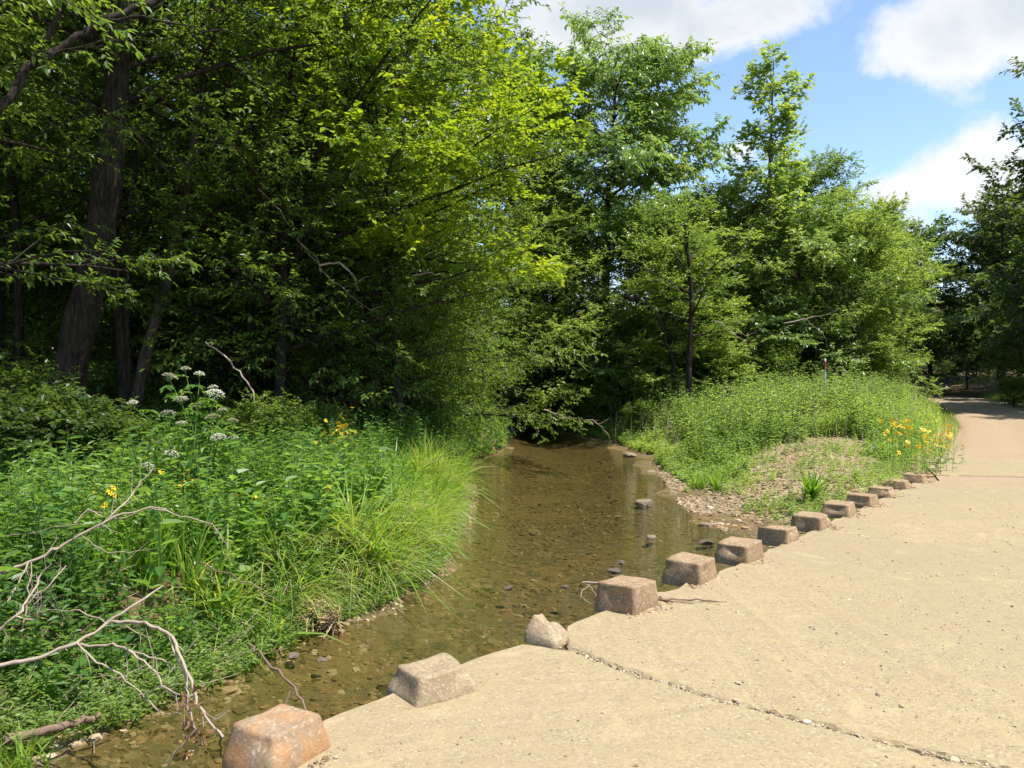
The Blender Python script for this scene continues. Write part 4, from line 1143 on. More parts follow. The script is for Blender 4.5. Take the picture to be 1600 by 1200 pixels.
# tussocks: pull roots towards nearby centres
cxx = np.round(x / .22) * .22 + .08 * np.sin(y * 40); cyy = np.round(y / .22) * .22 + .08 * np.sin(x * 37)
x = x * .35 + cxx * .65; y = y * .35 + cyy * .65; z = ground_z(x, y)
out_az = np.where(r.random(n) < .42, r.normal(-.35, .9, n), r.uniform(0, 6.28, n))
Lb = r.uniform(.18, .66, n) * (.6 + .8 * vnoise(x, y, 2.4, 32))
tn = np.clip(.30 + .13 * r.normal(0, 1, n) + .25 * (vnoise(x, y, 1.5, 33) - .5) + .5 * (r.random(n) < .10), 0, 1)
blades(mb, np.stack([x, y, z - .01], -1), out_az, Lb, np.clip(r.normal(.45, .24, n) + .25 * (d < .3), .05, 1.08), r.uniform(.008, .022, n), r, tone=tn)
for k in range(22):      # big arching clumps that spill over the edge
    cy_ = r.uniform(5.9, 12.5); cx_ = np.interp(cy_, YL, XLv) - r.uniform(.05, .5); m_ = int(r.integers(90, 170)); rad_ = r.uniform(.05, .12)
    bx_ = cx_ + r.normal(0, rad_, m_); by_ = cy_ + r.normal(0, rad_, m_)
    a_ = np.arctan2(by_ - cy_, bx_ - cx_) * .7 + r.normal(-.2, .8, m_)
    blades(mb, np.stack([bx_, by_, np.maximum(ground_z(bx_, by_), -.3)], -1), a_, r.uniform(.4, .85) * r.uniform(.6, 1.15, m_), np.clip(r.normal(.72, .22, m_), .1, 1.1), r.uniform(.010, .022, m_), r, tone=np.clip(r.normal(.38 + .2 * r.random(), .15, m_), 0, 1))
stuff('bank_grass', mb, [M['grass']])
# dry hanging thatch under the grass
mb = MB(); n = 3600      # grass clumps standing among the weeds farther in
x, y, d = left_pts(n, 4.4, 13, .8, 4.2)
ok = (vnoise(x, y, 1.2, 35) > .62) & (y - .35 * (x + 4.2) < 8.6); x, y = x[ok], y[ok]
x = x * .4 + .6 * np.round(x / .3) * .3; y = y * .4 + .6 * np.round(y / .3) * .3
blades(mb, np.stack([x, y, ground_z(x, y)], -1), r.uniform(0, 6.28, len(x)), r.uniform(.35, .85, len(x)), np.clip(r.normal(.45, .25, len(x)), .05, 1.05), r.uniform(.008, .02, len(x)), r, tone=np.clip(r.normal(.4, .16, len(x)), 0, 1))
stuff('wild_grass', mb, [M['grass']])
mb = MB(); n = 1700
x, y, d = left_pts(n, 6.2, 12, -.08, .5)
z = ground_z(x, y)
blades(mb, np.stack([x, y, z + .16], -1), r.normal(-.5, .6, n), r.uniform(.2, .5, n), np.clip(r.normal(.95, .15, n), .5, 1.15), r.uniform(.005, .011, n), r, tone=np.clip(r.normal(.9, .12, n), 0, 1))
stuff('dry_grass', mb, [M['grass']])
# leafy weeds of the left bank
mb = MB()
n = 7600
x, y, d = left_pts(n, 3.4, 13.5, .05, 5.2, .9)
ok = (vnoise(x, y, 1.6, 41) > .36) & (x > -.66 * y - 1.0) & (r.random(n) > .85 * sstep(7.4, 8.8, y - .35 * (x + 4.2)))
x, y, d = x[ok], y[ok], d[ok]
H = r.uniform(.18, .68, len(x)) * (.5 + 1.0 * vnoise(x, y, 1.0, 42)) * (.7 + .3 * sstep(.1, 1.2, d))
tone = .46 + .75 * (vnoise(x, y, 1.6, 43) - .5) + r.normal(0, .08, len(x))
herb(mb, np.stack([x, y, ground_z(x, y) - .02], -1), H, r, nl=13, leaf=.105, w=.40, spread=.6, tone=np.clip(tone, 0, 1))
stuff('leafy_weeds', mb, [M['weed'], M['stem']])
# taller mixed stalks that break the outline, and last year's dead stems
mb = MB(); n = 2300
x, y, d = left_pts(n, 5.2, 13.5, .1, 4.5)
ok = (x > -.66 * y - .8) & (vnoise(x, y, 1.3, 45) > .55) & (y - .35 * (x + 4.2) < 8.6); x, y = x[ok], y[ok]
herb(mb, np.stack([x, y, ground_z(x, y) - .02], -1), r.uniform(.35, .95, len(x)) * (.6 + .5 * vnoise(x, y, 1.9, 46)), r, nl=17, leaf=.135, w=.26, spread=.45, tone=np.clip(r.normal(.55, .2, len(x)), 0, 1), stem_r=.004)
stuff('tall_stalks', mb, [M['weed'], M['stem']])
mb = MB(); n = 900
y = r.uniform(3.5, 12, n); d = r.exponential(.45, n) - .05; x = np.interp(y, YL, XLv) - d
z = ground_z(x, y)
az = r.uniform(0, 6.28, n); el = np.abs(r.normal(.35, .45, n)); L = r.uniform(.12, .55, n)
D = np.stack([np.cos(az) * np.cos(el), np.sin(az) * np.cos(el), np.sin(el)], -1) * L[:, None]
B0 = np.stack([x, y, z + .01], -1)
tubes(mb, np.stack([B0, B0 + D * .5 + r.normal(0, .02, (n, 3)), B0 + D], 1), np.array([[.0035, .003, .0015]]) * r.uniform(.5, 1.4, (n, 1)), 4)
stuff('dead_stems', mb, [M['dead']])
# broad-leaved plants scattered through it
mb = MB()
n = 2000
x, y, d = left_pts(n, 3.4, 10.5, .3, 4.0)
ok = (x > -.66 * y - .8) & (vnoise(x, y, 1.2, 47) > .55); x, y = x[ok], y[ok]
herb(mb, np.stack([x, y, ground_z(x, y) - .02], -1), r.uniform(.3, .65, len(x)), r, nl=9, leaf=.135, w=.62, spread=.35, tone_mu=.6, t0=.3)
stuff('broad_weeds', mb, [M['weed'], M['stem']])
mb = MB(); n = 130
x, y, d = left_pts(n, 4.2, 11, .3, 3.6)
ok = (x > -.66 * y - .5) & (y - .35 * (x + 4.2) < 8.6); x, y = x[ok], y[ok]
herb(mb, np.stack([x, y, ground_z(x, y) - .02], -1), r.uniform(.55, 1.0, len(x)), r, nl=16, leaf=.20, w=.42, spread=.35, tone_mu=.38, stem_r=.006)
stuff('large_leaved_weeds', mb, [M['weed'], M['stem']])
# narrow-leaved tall weeds at the wood edge
mb = MB()
n = 2600
x, y, d = left_pts(n, 8, 15, .8, 5)
ok = (x > -.66 * y - .5) & (vnoise(x, y, .9, 51) > .35); x, y = x[ok], y[ok]
herb(mb, np.stack([x, y, ground_z(x, y) - .02], -1), r.uniform(.45, .95, len(x)), r, nl=18, leaf=.10, w=.22, spread=.3, tone_mu=.42)
stuff('tall_weeds', mb, [M['weed'], M['stem']])
# muddy pale trailing plants along the foot of the near bank
mb = MB()
n = 4600
y = r.uniform(3.4, 12, n) ; x = np.interp(y, YL, XLv) - r.uniform(-.22, .5, n)
herb(mb, np.stack([x, y, ground_z(x, y) - .01], -1), r.uniform(.08, .30, n), r, nl=12, leaf=.055, w=.3, spread=1.3, tone_mu=.6, droop=.2)
stuff('bank_foot_weeds', mb, [M['weed_pale'], M['stem']])
mb = MB()
n = 3000
x, y, d = left_pts(n, 12.5, 34, -.1, 2.2)
ok = ground_z(x, y) > WATER - .1; x, y = x[ok], y[ok]
herb(mb, np.stack([x, y, ground_z(x, y) - .02], -1), r.uniform(.3, .9, len(x)), r, nl=13, leaf=.12, w=.35, spread=.6, tone_mu=.45)
stuff('creekside_weeds', mb, [M['weed'], M['stem']])
# undergrowth on the forest floor
mb = MB()
n = 4200
y = r.uniform(13, 34, n); x = np.interp(y, YL, XLv) - r.uniform(.3, 18, n)
ok = (x > -.68 * y - 1) & (vnoise(x, y, .5, 61) > .35); x, y = x[ok], y[ok]
herb(mb, np.stack([x, y, ground_z(x, y) - .02], -1), r.uniform(.25, .9, len(x)), r, nl=12, leaf=.12, w=.5, spread=.5, tone_mu=.4)
stuff('undergrowth', mb, [M['leaf_green'], M['stem']])
# dense weeds over the mound on the right
def right_ok(x, y, g=.15):
    return (x < road_x(y) - g) & (deck_s(x, y) < -.12) | ((y > 14.4) & (x < road_x(y) - g))
mb = MB()
n = 22000
y = r.uniform(12.6, 31, n); xr0 = np.interp(y, YR, XRv); x = xr0 + (road_x(y) - xr0) * r.random(n)
dr = shore(x, y)[1]
def bare(x, y):      # the strip of bare dirt across the bar
    ax, ay, bx, by = 3.9, 10.4, 6.4, 16.2
    t = np.clip(((x - ax) * (bx - ax) + (y - ay) * (by - ay)) / ((bx - ax) ** 2 + (by - ay) ** 2), 0, 1)
    d = np.hypot(x - ax - t * (bx - ax), y - ay - t * (by - ay)) / (1.75 - .85 * t)
    return sstep(1.15, .75, d + .9 * (vnoise(x, y, 1.3, 75) - .5))
dense = sstep(13.0, 14.4, y) * (1 - bare(x, y))
ok = right_ok(x, y, .7) & (dr > .3 - .3 * sstep(13, 15, y)) & (r.random(n) < dense)
x, y, dr = x[ok], y[ok], dr[ok]
dd = sstep(.0, 2.6, road_x(y) - x)
H = (.28 + .34 * sstep(14, 19, y)) * (.45 + 1.1 * vnoise(x, y, 1.1, 72)) * r.uniform(.45, 1.3, len(x)) * (.35 + .65 * dd) * (.45 + .55 * sstep(.2, 1.6, dr))
tone = .48 + .7 * (vnoise(x, y, .55, 73) - .5) + r.normal(0, .07, len(x))
herb(mb, np.stack([x, y, ground_z(x, y) - .02], -1), H, r, nl=13, leaf=.10, w=.36, spread=.5, tone=np.clip(tone, 0, 1), stem_r=.004)
n = 5200
y = r.uniform(14.5, 28, n); xr0 = np.interp(y, YR, XRv); x = xr0 + (road_x(y) - xr0) * r.random(n)
ok = right_ok(x, y, 1.6) & (bare(x, y) < .2) & (vnoise(x, y, .9, 77) > .52) & (shore(x, y)[1] > .8); x, y = x[ok], y[ok]
herb(mb, np.stack([x, y, ground_z(x, y) - .02], -1), r.uniform(.4, 1.3, len(x)) * (.35 + .65 * sstep(0, 3.2, road_x(y) - x)), r, nl=18, leaf=.13, w=.34, spread=.4, tone=np.clip(r.normal(.4, .2, len(x)), 0, 1), stem_r=.004)
stuff('mound_weeds', mb, [M['weed_pale'], M['stem']])
mb = MB(); n = 500
y = r.uniform(14.5, 26, n); x = np.interp(y, YR, XRv) + (road_x(y) - 1 - np.interp(y, YR, XRv)) * r.random(n)
z = ground_z(x, y); B0 = np.stack([x, y, z], -1); L = r.uniform(.4, 1.15, n) * sstep(14, 18, y)
D = np.stack([r.normal(0, .18, n), r.normal(0, .18, n), np.ones(n)], -1) * L[:, None]
tubes(mb, np.stack([B0, B0 + D * .5, B0 + D + r.normal(0, .04, (n, 3))], 1), np.tile([[.004, .0035, .002]], (n, 1)), 3)
stuff('dead_stems', mb, [M['dead']])
# grass among them and along the road edge and bar
mb = MB(); n = 16000
y = r.uniform(9.6, 32, n); xr0 = np.interp(y, YR, XRv); x = xr0 + .2 + (road_x(y) - xr0) * r.random(n)
dens = .05 * (vnoise(x, y, .9, 81) > .5) + sstep(12.6, 14.4, y) * (1 - bare(x, y)) * .45 + sstep(1.6, .3, road_x(y) - x) * (y > 14)
ok = right_ok(x, y) & (r.random(n) < dens); x, y = x[ok], y[ok]
blades(mb, np.stack([x, y, ground_z(x, y) - .01], -1), r.uniform(0, 6.28, len(x)), r.uniform(.12, .38, len(x)) * (.4 + .6 * sstep(12, 17, y)), np.clip(r.normal(.5, .25, len(x)), .05, 1), r.uniform(.007, .014, len(x)), r,
       tone=np.clip(r.normal(.4, .2, len(x)), 0, 1))
x2 = r.uniform(0, 1, 5000); y2 = r.uniform(12, 44, 5000); x2 = road_x(y2) + road_w(y2) + .1 + r.exponential(1.3, 5000)
blades(mb, np.stack([x2, y2, ground_z(x2, y2) - .01], -1), r.uniform(0, 6.28, 5000), r.uniform(.15, .45, 5000), np.clip(r.normal(.5, .25, 5000), .05, 1), r.uniform(.010, .02, 5000), r, tone=np.clip(r.normal(.35, .15, 5000), 0, 1))
stuff('verge_grass', mb, [M['grass']])
# creeping low plants on the gravel bar, in patches
mb = MB()
cs = [(4.3, 10.5, .55, 420), (3.75, 11.2, .5, 320), (4.9, 11.6, .45, 260), (3.7, 13.0, .45, 240), (5.1, 13.4, .6, 260), (4.3, 15, .8, 520), (6.1, 13.0, .5, 240), (3.9, 10.1, .35, 160), (5.2, 10.9, .3, 120), (6.2, 15, .8, 360), (3.6, 14.0, .4, 200), (5.6, 12.2, .35, 160)]
X = []; Y_ = []
for a, b, s, k in cs:
    k = int(k * .42); s = s * .62
    X.append(r.normal(a, s, k)); Y_.append(r.normal(b, s, k))
X.append(r.uniform(3, 8, 420)); Y_.append(r.uniform(9.5, 17, 420))
x = np.concatenate(X); y = np.concatenate(Y_)
ok = right_ok(x, y) & (shore(x, y)[1] > .3); x, y = x[ok], y[ok]
herb(mb, np.stack([x, y, ground_z(x, y) - .01], -1), r.uniform(.06, .24, len(x)), r, nl=10, leaf=.055, w=.45, spread=.9, tone=np.clip(.5 + .5 * (vnoise(x, y, 1.2, 91) - .5) + r.normal(0, .1, len(x)), 0, 1))
stuff('creeping_weeds', mb, [M['weed_pale'], M['stem']])

# ------------------------------------------------------------------ single plants
GF = 'yellow flowering plants'
def flower_mesh(mat_p, n=8, R=.028, seed=0):
    mb = MB(); rr = np.random.default_rng(seed)
    a = np.arange(n) * 2 * np.pi / n + rr.normal(0, .1, n)
    D = np.stack([np.cos(a), np.sin(a), rr.uniform(-.15, .2, n)], -1)
    leaves(mb, D * .005, D, np.tile([0, 0, 1.], (n, 1)), np.full(n, R) * rr.uniform(.85, 1.1, n), w=.5, fold=.02, curl=.1, tone=rr.random(n))
    b = np.arange(8) * np.pi / 4
    v = np.concatenate([np.stack([.008 * np.cos(b), .008 * np.sin(b), 0 * b], -1), np.stack([.006 * np.cos(b), .006 * np.sin(b), 0 * b + .006], -1), [[0, 0, .009]]])
    mb.add(v, [(i, (i + 1) % 8, 8 + (i + 1) % 8, 8 + i) for i in range(8)], [(8 + i, 8 + (i + 1) % 8, 16) for i in range(8)], mat=1)
    return mb.mesh('flower_head', [M[mat_p], M['flower_centre']])
FLW = [flower_mesh('yellow_petal', 8, .030, s) for s in range(3)]
def flower_plant(x, y, h, nst, nfl, spread, label, seed, leaf=.07, scale=1.0):
    rr = np.random.default_rng(seed)
    o = empty('flowering_plant', (x, y, gz(x, y) - .02)); tag(o, label, 'wildflower', GF)
    sm = MB(); fm = MB()
    tips = []
    B = np.stack([rr.normal(0, spread * .45, nst), rr.normal(0, spread * .45, nst), np.zeros(nst)], -1)
    Hs = h * rr.uniform(.7, 1.05, nst)
    herb(fm, B, Hs * .96, rr, nl=14, leaf=leaf, w=.35, spread=.22, mat_stem=1, tone_mu=.5)
    S = []
    for i in range(nfl):
        k = rr.integers(nst); az = rr.uniform(0, 6.28); t = rr.uniform(.6, 1.0)
        b = B[k] + np.array([0, 0, Hs[k] * t * .9])
        e = b + np.array([math.cos(az) * spread * .5 * rr.random(), math.sin(az) * spread * .5 * rr.random(), .06 + .16 * rr.random()])
        m_ = (b + e) / 2 + np.array([0, 0, .01])
        S.append([b, m_, e])
        f = link_mesh('flower_head', FLW[i % 3], o, e)
        f.rotation_euler = (rr.normal(.5, .5), rr.normal(0, .45), rr.uniform(0, 6.28)); f.scale = (scale, scale, scale)
    tubes(fm, np.array(S), np.tile([[.0022, .0018, .0014]], (len(S), 1)), 3, mat=1)
    link_mesh('foliage', fm.mesh('foliage', [M['weed'], M['stem']]), o)
q = P(528, 700, 9.2); flower_plant(q.x, q.y, 1.05, 9, 46, .30, 'tall clump of small yellow flowers standing above the left bank grass', 1, scale=.85)
q = P(505, 760, 8.3); flower_plant(q.x, q.y, .55, 6, 8, .35, 'few yellow flowers low in the left bank grass', 2)
q = P(460, 800, 7.6); flower_plant(q.x, q.y, .5, 5, 6, .35, 'sparse yellow flowers in the left bank weeds beside the long grass', 3)
q = P(300, 790, 7.0); flower_plant(q.x, q.y, .62, 5, 9, .35, 'orange yellow flowers in front of the plant with white flower heads', 4)
q = P(190, 820, 6.6); flower_plant(q.x, q.y, .62, 4, 6, .35, 'scattered yellow flowers above the upper dead branch', 5)
q = P(305, 700, 7.6); flower_plant(q.x, q.y, 1.02, 4, 7, .25, 'yellow flowers among the stems of the white flowering plant', 6)
for i, (px, Y, h, nf, lab) in enumerate([(1405, 13.4, .72, 10, 'yellow flower clump at the left of the roadside patch'), (1432, 13.0, .76, 14, 'yellow flower clump in the middle of the roadside patch'),
      (1462, 12.7, .66, 14, 'yellow flower clump nearest the approach slab'), (1448, 12.2, .45, 8, 'low yellow flower clump just behind the last curb blocks'), (1478, 13.6, .6, 9, 'yellow flower clump at the road side of the patch'), (1418, 14.2, .8, 9, 'yellow flower clump at the back of the roadside patch')]):
    flower_plant((px - 800) / F * Y, Y, h, 9, nf, .34, lab, 20 + i, leaf=.085, scale=1.35)

# white umbels
def umbel_mesh(R, seed):
    rr = np.random.default_rng(seed); mb = MB()
    n = 190
    a = rr.uniform(0, 6.28, n); q = R * np.sqrt(rr.random(n))
    # branchlets grouped into small heads
    Pp = np.stack([q * np.cos(a), q * np.sin(a), .25 * R - .5 * q * q / R + rr.normal(0, .004, n)], -1)
    D = np.stack([np.cos(a * 3), np.sin(a * 3), rr.uniform(-.2, .4, n)], -1)
    for k in range(2):
        a2 = a * 5 + k * 1.6
        D = np.stack([np.cos(a2), np.sin(a2), rr.uniform(-.2, .4, n)], -1)
        leaves(mb, Pp - D * .004, D, np.tile([0, 0, 1.], (n, 1)) + rr.normal(0, .3, (n, 3)), rr.uniform(.008, .013, n), w=.9, fold=.0, curl=.0, tone=rr.random(n))
    ns = 14
    a = np.arange(ns) * 2.4; q = R * .85 * np.sqrt((np.arange(ns) + .5) / ns)
    E = np.stack([q * np.cos(a), q * np.sin(a), .2 * R - .5 * q * q / R], -1)
    B = np.tile([0, 0, -R * .9], (ns, 1))
    tubes(mb, np.stack([B, (B + E) / 2 + np.array([0, 0, -.1 * R]), E], 1), np.full((ns, 3), .0014), 3, mat=1)
    return mb.mesh('flower_head', [M['white_petal'], M['stem']])
UM = [umbel_mesh(.088, 1), umbel_mesh(.072, 2), umbel_mesh(.05, 3)]
def umbel_plant(px, Y, heads, label, seed, leafsize=.085):
    rr = np.random.default_rng(seed)
    x = (px - 800) / F * Y
    base = Vector((x, Y, gz(x, Y) - .02))
    o = empty('white_flowering_plant', base); tag(o, label, 'wildflower', 'white flowering plants')
    sm = MB(); fm = MB()
    nst = 6
    roots = [np.array([rr.normal(0, .12), rr.normal(0, .12), 0]) for _ in range(nst)]
    LP = []; LD = []
    for i, (hx, hy, k, yo) in enumerate(heads):
        e = np.array(P(hx, hy, Y + yo) - base)
        b = roots[i % nst]
        m1 = b + (e - b) * np.array([.25, .25, .45]) + rr.normal(0, .02, 3); m2 = b + (e - b) * np.array([.62, .62, .8])
        pts = interp_path(np.array([b, m1, m2, e - np.array([0, 0, .045])]), np.linspace(0, 1, 12))
        sm = MB(); tube(sm, pts, np.linspace(.009, .003, 12), 5)
        link_mesh('stem', sm.mesh('stem', M['stem'], True), o)
        f = link_mesh('flower_head', UM[k], o, e); f.rotation_euler = (rr.normal(.1, .2), rr.normal(0, .2), rr.uniform(0, 6))
        for t in np.linspace(.35, .93, 7):
            LP.append(interp_path(pts, np.array(t))); 
    # compound leaves: a rachis with paired toothed leaflets
    A = []; D = []; N2 = []; S = []
    for p_ in LP:
        az = rr.uniform(0, 6.28); el = rr.uniform(-.1, .5); L = rr.uniform(.16, .26)
        d = np.array([math.cos(az) * math.cos(el), math.sin(az) * math.cos(el), math.sin(el)])
        for j in range(7):
            t = (j // 2 + 1) / 4 if j < 6 else 1.0
            pos = p_ + d * L * t + np.array([0, 0, -.35 * L * t * t])
            sa = az + (0 if j == 6 else (1 if j % 2 else -1) * 1.0)
            ee = el - .5
            A.append(pos); D.append([math.cos(sa) * math.cos(ee), math.sin(sa) * math.cos(ee), math.sin(ee)]); N2.append([-math.cos(sa) * math.sin(ee), -math.sin(sa) * math.sin(ee), math.cos(ee)]); S.append(leafsize * rr.uniform(.7, 1.1))
    N2 = np.array(N2) + rr.normal(0, .25, (len(N2), 3))
    leaves(fm, np.array(A), np.array(D), N2, np.array(S), w=.34, tone=np.clip(rr.normal(.42, .16, len(A)), 0, 1))
    link_mesh('foliage', fm.mesh('foliage', M['weed']), o)
umbel_plant(305, 7.6, [(265, 586, 1, 0), (312, 583, 2, .1), (283, 622, 1, -.1), (337, 613, 0, .0), (261, 645, 0, -.15), (312, 632, 1, .15), (331, 650, 1, -.1), (364, 656, 2, 0), (340, 681, 1, -.2),
      (363, 683, 2, .1), (207, 628, 2, 0), (268, 707, 1, -.3), (283, 660, 2, -.25), (232, 700, 2, .1), (332, 604, 2, .2), (230, 727, 1, -.3), (290, 575, 2, .2), (345, 640, 2, .25)],
      'tall plant with many flat white flower heads in front of the dark trunks', 1)
umbel_plant(1165, 18.0, [(1150, 660, 0, 0), (1162, 665, 0, .3), (1172, 661, 1, 0), (1180, 668, 0, .2), (1145, 672, 1, 0), (1168, 680, 0, -.2), (1158, 690, 0, -.2)], 'low plant with white flower heads on the left slope of the mound', 2)
umbel_plant(1300, 22.0, [(1285, 580, 0, 0), (1297, 577, 0, .3), (1312, 574, 0, 0), (1306, 584, 0, .2), (1320, 580, 0, 0)], 'white flower heads on top of the mound beside the marker post', 3)
umbel_plant(1372, 14.5, [(1366, 700, 1, 0), (1374, 703, 0, .1), (1345, 712, 1, 0), (1312, 715, 1, 0)], 'small white flowers at the edge of the bar left of the yellow ones', 4, .07)

def tuft(px, py, n, L, w, lean, label, seed, tone_mu=.4, Y=None):
    rr = np.random.default_rng(seed); q = onplane(px, py, 0.0)
    if Y: q = P(px, py, Y)
    o_mb = MB()
    a = rr.uniform(0, 6.28, n)
    B = np.stack([rr.normal(0, .05, n), rr.normal(0, .05, n), np.zeros(n) - .01], -1)
    blades(o_mb, B, a, L * rr.uniform(.55, 1.1, n), np.clip(rr.normal(lean, .18, n), .05, 1), w * rr.uniform(.7, 1.2, n), rr, tone=np.clip(rr.normal(tone_mu, .1, n), 0, 1))
    o = link_mesh('grass_tuft', o_mb.mesh('grass_tuft', M['grass']), loc=(q.x, q.y, gz(q.x, q.y)))
    return tag(o, label, 'grass tuft', 'single grass tufts')
tuft(1270, 757, 90, .55, .030, .5, 'spiky bright green tuft on the gravel bar above the curb blocks', 1, .35)
tuft(1120, 770, 60, .34, .018, .4, 'small grass tuft at the left side of the gravel bar', 2, .4, Y=13.0)
tuft(1095, 760, 50, .32, .018, .4, 'smaller grass tuft nearer the water on the gravel bar', 3, .45, Y=13.4)
tuft(20, 1170, 50, .30, .010, .5, 'grass tuft in the lower left corner', 4, .5, Y=4.0)
tuft(365, 1195, 14, .30, .022, .55, 'few broad grass blades behind the rust orange curb block', 5, .35, Y=3.35)
tuft(950, 690, 80, .6, .02, .4, 'grass clump on the bank where the creek bends', 6, .35, Y=23.5)
# tall spikes rising out of the mound
for i, (px, pyt, Y, lab) in enumerate([(1330, 556, 21, 'tall leafy spike left of its neighbour on top of the mound'), (1347, 558, 21, 'tall leafy spike on the road side of its neighbour on the mound'), (656, 648, 12.0, 'tall leafy spike standing alone against the dark hanging tree'), (1220, 548, 24, 'slim leafy spike on the left shoulder of the mound')]):
    mb = MB(); rr = np.random.default_rng(200 + i)
    x = (px - 800) / F * Y; g = gz(x, Y); top = EYE + (HZ - pyt) / F * Y
    herb(mb, np.array([[0, 0, -.02]]), np.array([top - g]), rr, nl=70, leaf=.10, w=.22, spread=.05, mat_stem=1, stem_r=.005, t0=.1)
    o = link_mesh('leafy_spike', mb.mesh('leafy_spike', [M['weed'], M['stem']]), loc=(x, Y, g)); tag(o, lab, 'plant', 'tall leafy spikes')

# ------------------------------------------------------------------ dead wood
def branch(name, lines, label, mat, cat='branch', group=None, seed=0, leaves_at=None, sides=7):
    """lines: list of ([(px,py,Y)...], r0, r1) -> first line is the main stem, the others are side shoots"""
    rr = np.random.default_rng(seed)
    base = P(*lines[0][0][0])
    mb = MB()
    for pts, r0, r1 in lines:
        if cat == 'dead branch': r0, r1 = r0 * .74, r1 * .62
        w = np.array([np.array(P(*q)) for q in pts]) - np.array(base)
        w = wavy(w, 4, .035, rr)
        rad = np.linspace(r0, r1, len(w)) * (1 + rr.normal(0, .09, len(w)))
        tube(mb, w, rad, sides)
        if cat in ('dead branch', 'bare branch'):      # fine side twigs and snapped stubs
            for q in range(1, len(w) - 1):
                if rr.random() < .42:
                    d = norm(w[q + 1] - w[q]) + rr.normal(0, .55, 3); d = norm(d)
                    L = rr.choice([.03, .05, .12, .2]) * rr.uniform(.7, 1.3)
                    e1 = w[q] + d * L * .5; e2 = e1 + norm(d + rr.normal(0, .35, 3)) * L * .5
                    tube(mb, [w[q], e1, e2], [rad[q] * .45, rad[q] * .32, rad[q] * (.3 if L < .06 else .12)], 4)
    o = link_mesh(name, mb.mesh(name, mat, True), loc=base)
    return tag(o, label, cat, group)
GB = 'dead branches at the near left bank'
branch('dead_branch', [
    ([(-40, 1052, 3.9), (0, 1042, 3.95), (60, 1030, 4.0), (115, 1008, 4.05), (168, 972, 4.15), (210, 945, 4.2), (252, 917, 4.3)], .017, .009),
    ([(115, 1006, 4.05), (140, 1032, 4.0), (170, 1050, 4.0), (215, 1085, 4.0), (245, 1118, 4.0), (280, 1120, 3.9)], .008, .003),
    ([(168, 974, 4.15), (205, 974, 4.1), (245, 984, 4.0), (266, 998, 3.9), (282, 1036, 3.8), (292, 1060, 3.75), (303, 1095, 3.7), (318, 1125, 3.6), (345, 1158, 3.5)], .012, .009),
    ([(122, 1009, 4.05), (172, 1008, 4.0), (205, 1024, 3.9), (235, 1050, 3.85), (258, 1080, 3.8), (284, 1096, 3.75), (292, 1120, 3.7)], .009, .005),
    ([(200, 1020, 3.95), (240, 1032, 3.9), (278, 1046, 3.85)], .006, .004),
    ([(262, 996, 3.92), (268, 1020, 3.85), (282, 1050, 3.8), (290, 1085, 3.7), (296, 1130, 3.65), (312, 1170, 3.6)], .007, .005),
    ([(212, 1090, 3.9), (255, 1076, 3.85), (300, 1068, 3.8)], .004, .002),
    ([(160, 975, 4.15), (120, 955, 4.15), (85, 955, 4.15), (55, 957, 4.15)], .004, .002),
    ([(305, 1142, 3.6), (280, 1170, 3.6), (252, 1205, 3.6)], .005, .004)],
    'long forked dead branch sweeping from the left edge down to the rust orange curb block', M['dead'], 'dead branch', GB, 1)
branch('dead_branch', [
    ([(-30, 1050, 4.6), (0, 1036, 4.65), (30, 990, 4.7), (42, 930, 4.75), (45, 880, 4.8)], .011, .006),
    ([(-30, 905, 5.0), (10, 893, 5.0), (55, 875, 5.05), (100, 850, 5.1), (145, 825, 5.15), (190, 803, 5.2), (232, 793, 5.25), (258, 796, 5.3)], .017, .006),
    ([(232, 794, 5.25), (280, 808, 5.3), (330, 819, 5.4), (352, 850, 5.4), (358, 888, 5.4)], .006, .003),
    ([(150, 826, 5.15), (178, 800, 5.2), (200, 780, 5.3), (215, 760, 5.4), (238, 732, 5.5)], .010, .004),
    ([(40, 880, 5.0), (25, 915, 4.9), (5, 945, 4.8)], .009, .006),
    ([(125, 838, 5.1), (165, 865, 5.1), (210, 862, 5.2), (240, 858, 5.2)], .004, .002),
    ([(120, 820, 5.1), (70, 828, 5.2), (0, 840, 5.2)], .005, .003),
    ([(113, 818, 5.15), (135, 796, 5.2), (158, 808, 5.2)], .007, .005)],
    'upper tangle of bare pale branches lying over the left bank weeds', M['dead'], 'dead branch', GB, 2)
branch('dead_branch', [
    ([(-20, 1000, 4.4), (20, 965, 4.4), (45, 930, 4.5), (60, 900, 4.6), (78, 882, 4.6)], .012, .005),
    ([(20, 965, 4.4), (55, 970, 4.4), (60, 925, 4.4)], .006, .003),
    ([(30, 950, 4.45), (75, 915, 4.5), (100, 885, 4.6)], .008, .004)],
    'short broken grey branches standing at the left frame edge', M['dead'], 'dead branch', GB, 3)
branch('dead_branch', [
    ([(310, 880, 5.6), (345, 895, 5.5), (400, 920, 5.4), (435, 942, 5.3)], .005, .003),
    ([(385, 1008, 4.7), (410, 1032, 4.4), (440, 1062, 4.1), (470, 1098, 3.8), (474, 1120, 3.75)], .007, .006),
    ([(452, 1082, 3.95), (442, 1108, 3.9)], .004, .003)],
    'thin dead stick leaning from the left bank into the creek by the nearest blocks', M['dead_dark'], 'stick', GB, 4)
branch('dead_sapling', [
    ([(322, 535, 11), (350, 555, 10.8), (375, 580, 10.6), (396, 612, 10.4), (400, 640, 10.4), (396, 668, 10.3)], .012, .007)],
    'pale bent dead stem arching over beside the white flower heads', M['dead'], 'dead stem', None, 5)
branch('dead_sapling', [([(1130, 618, 22), (1131, 600, 22), (1137, 590, 22)], .014, .008)], 'short pale dead stem on the left shoulder of the mound', M['dead'], 'dead stem', None, 6)
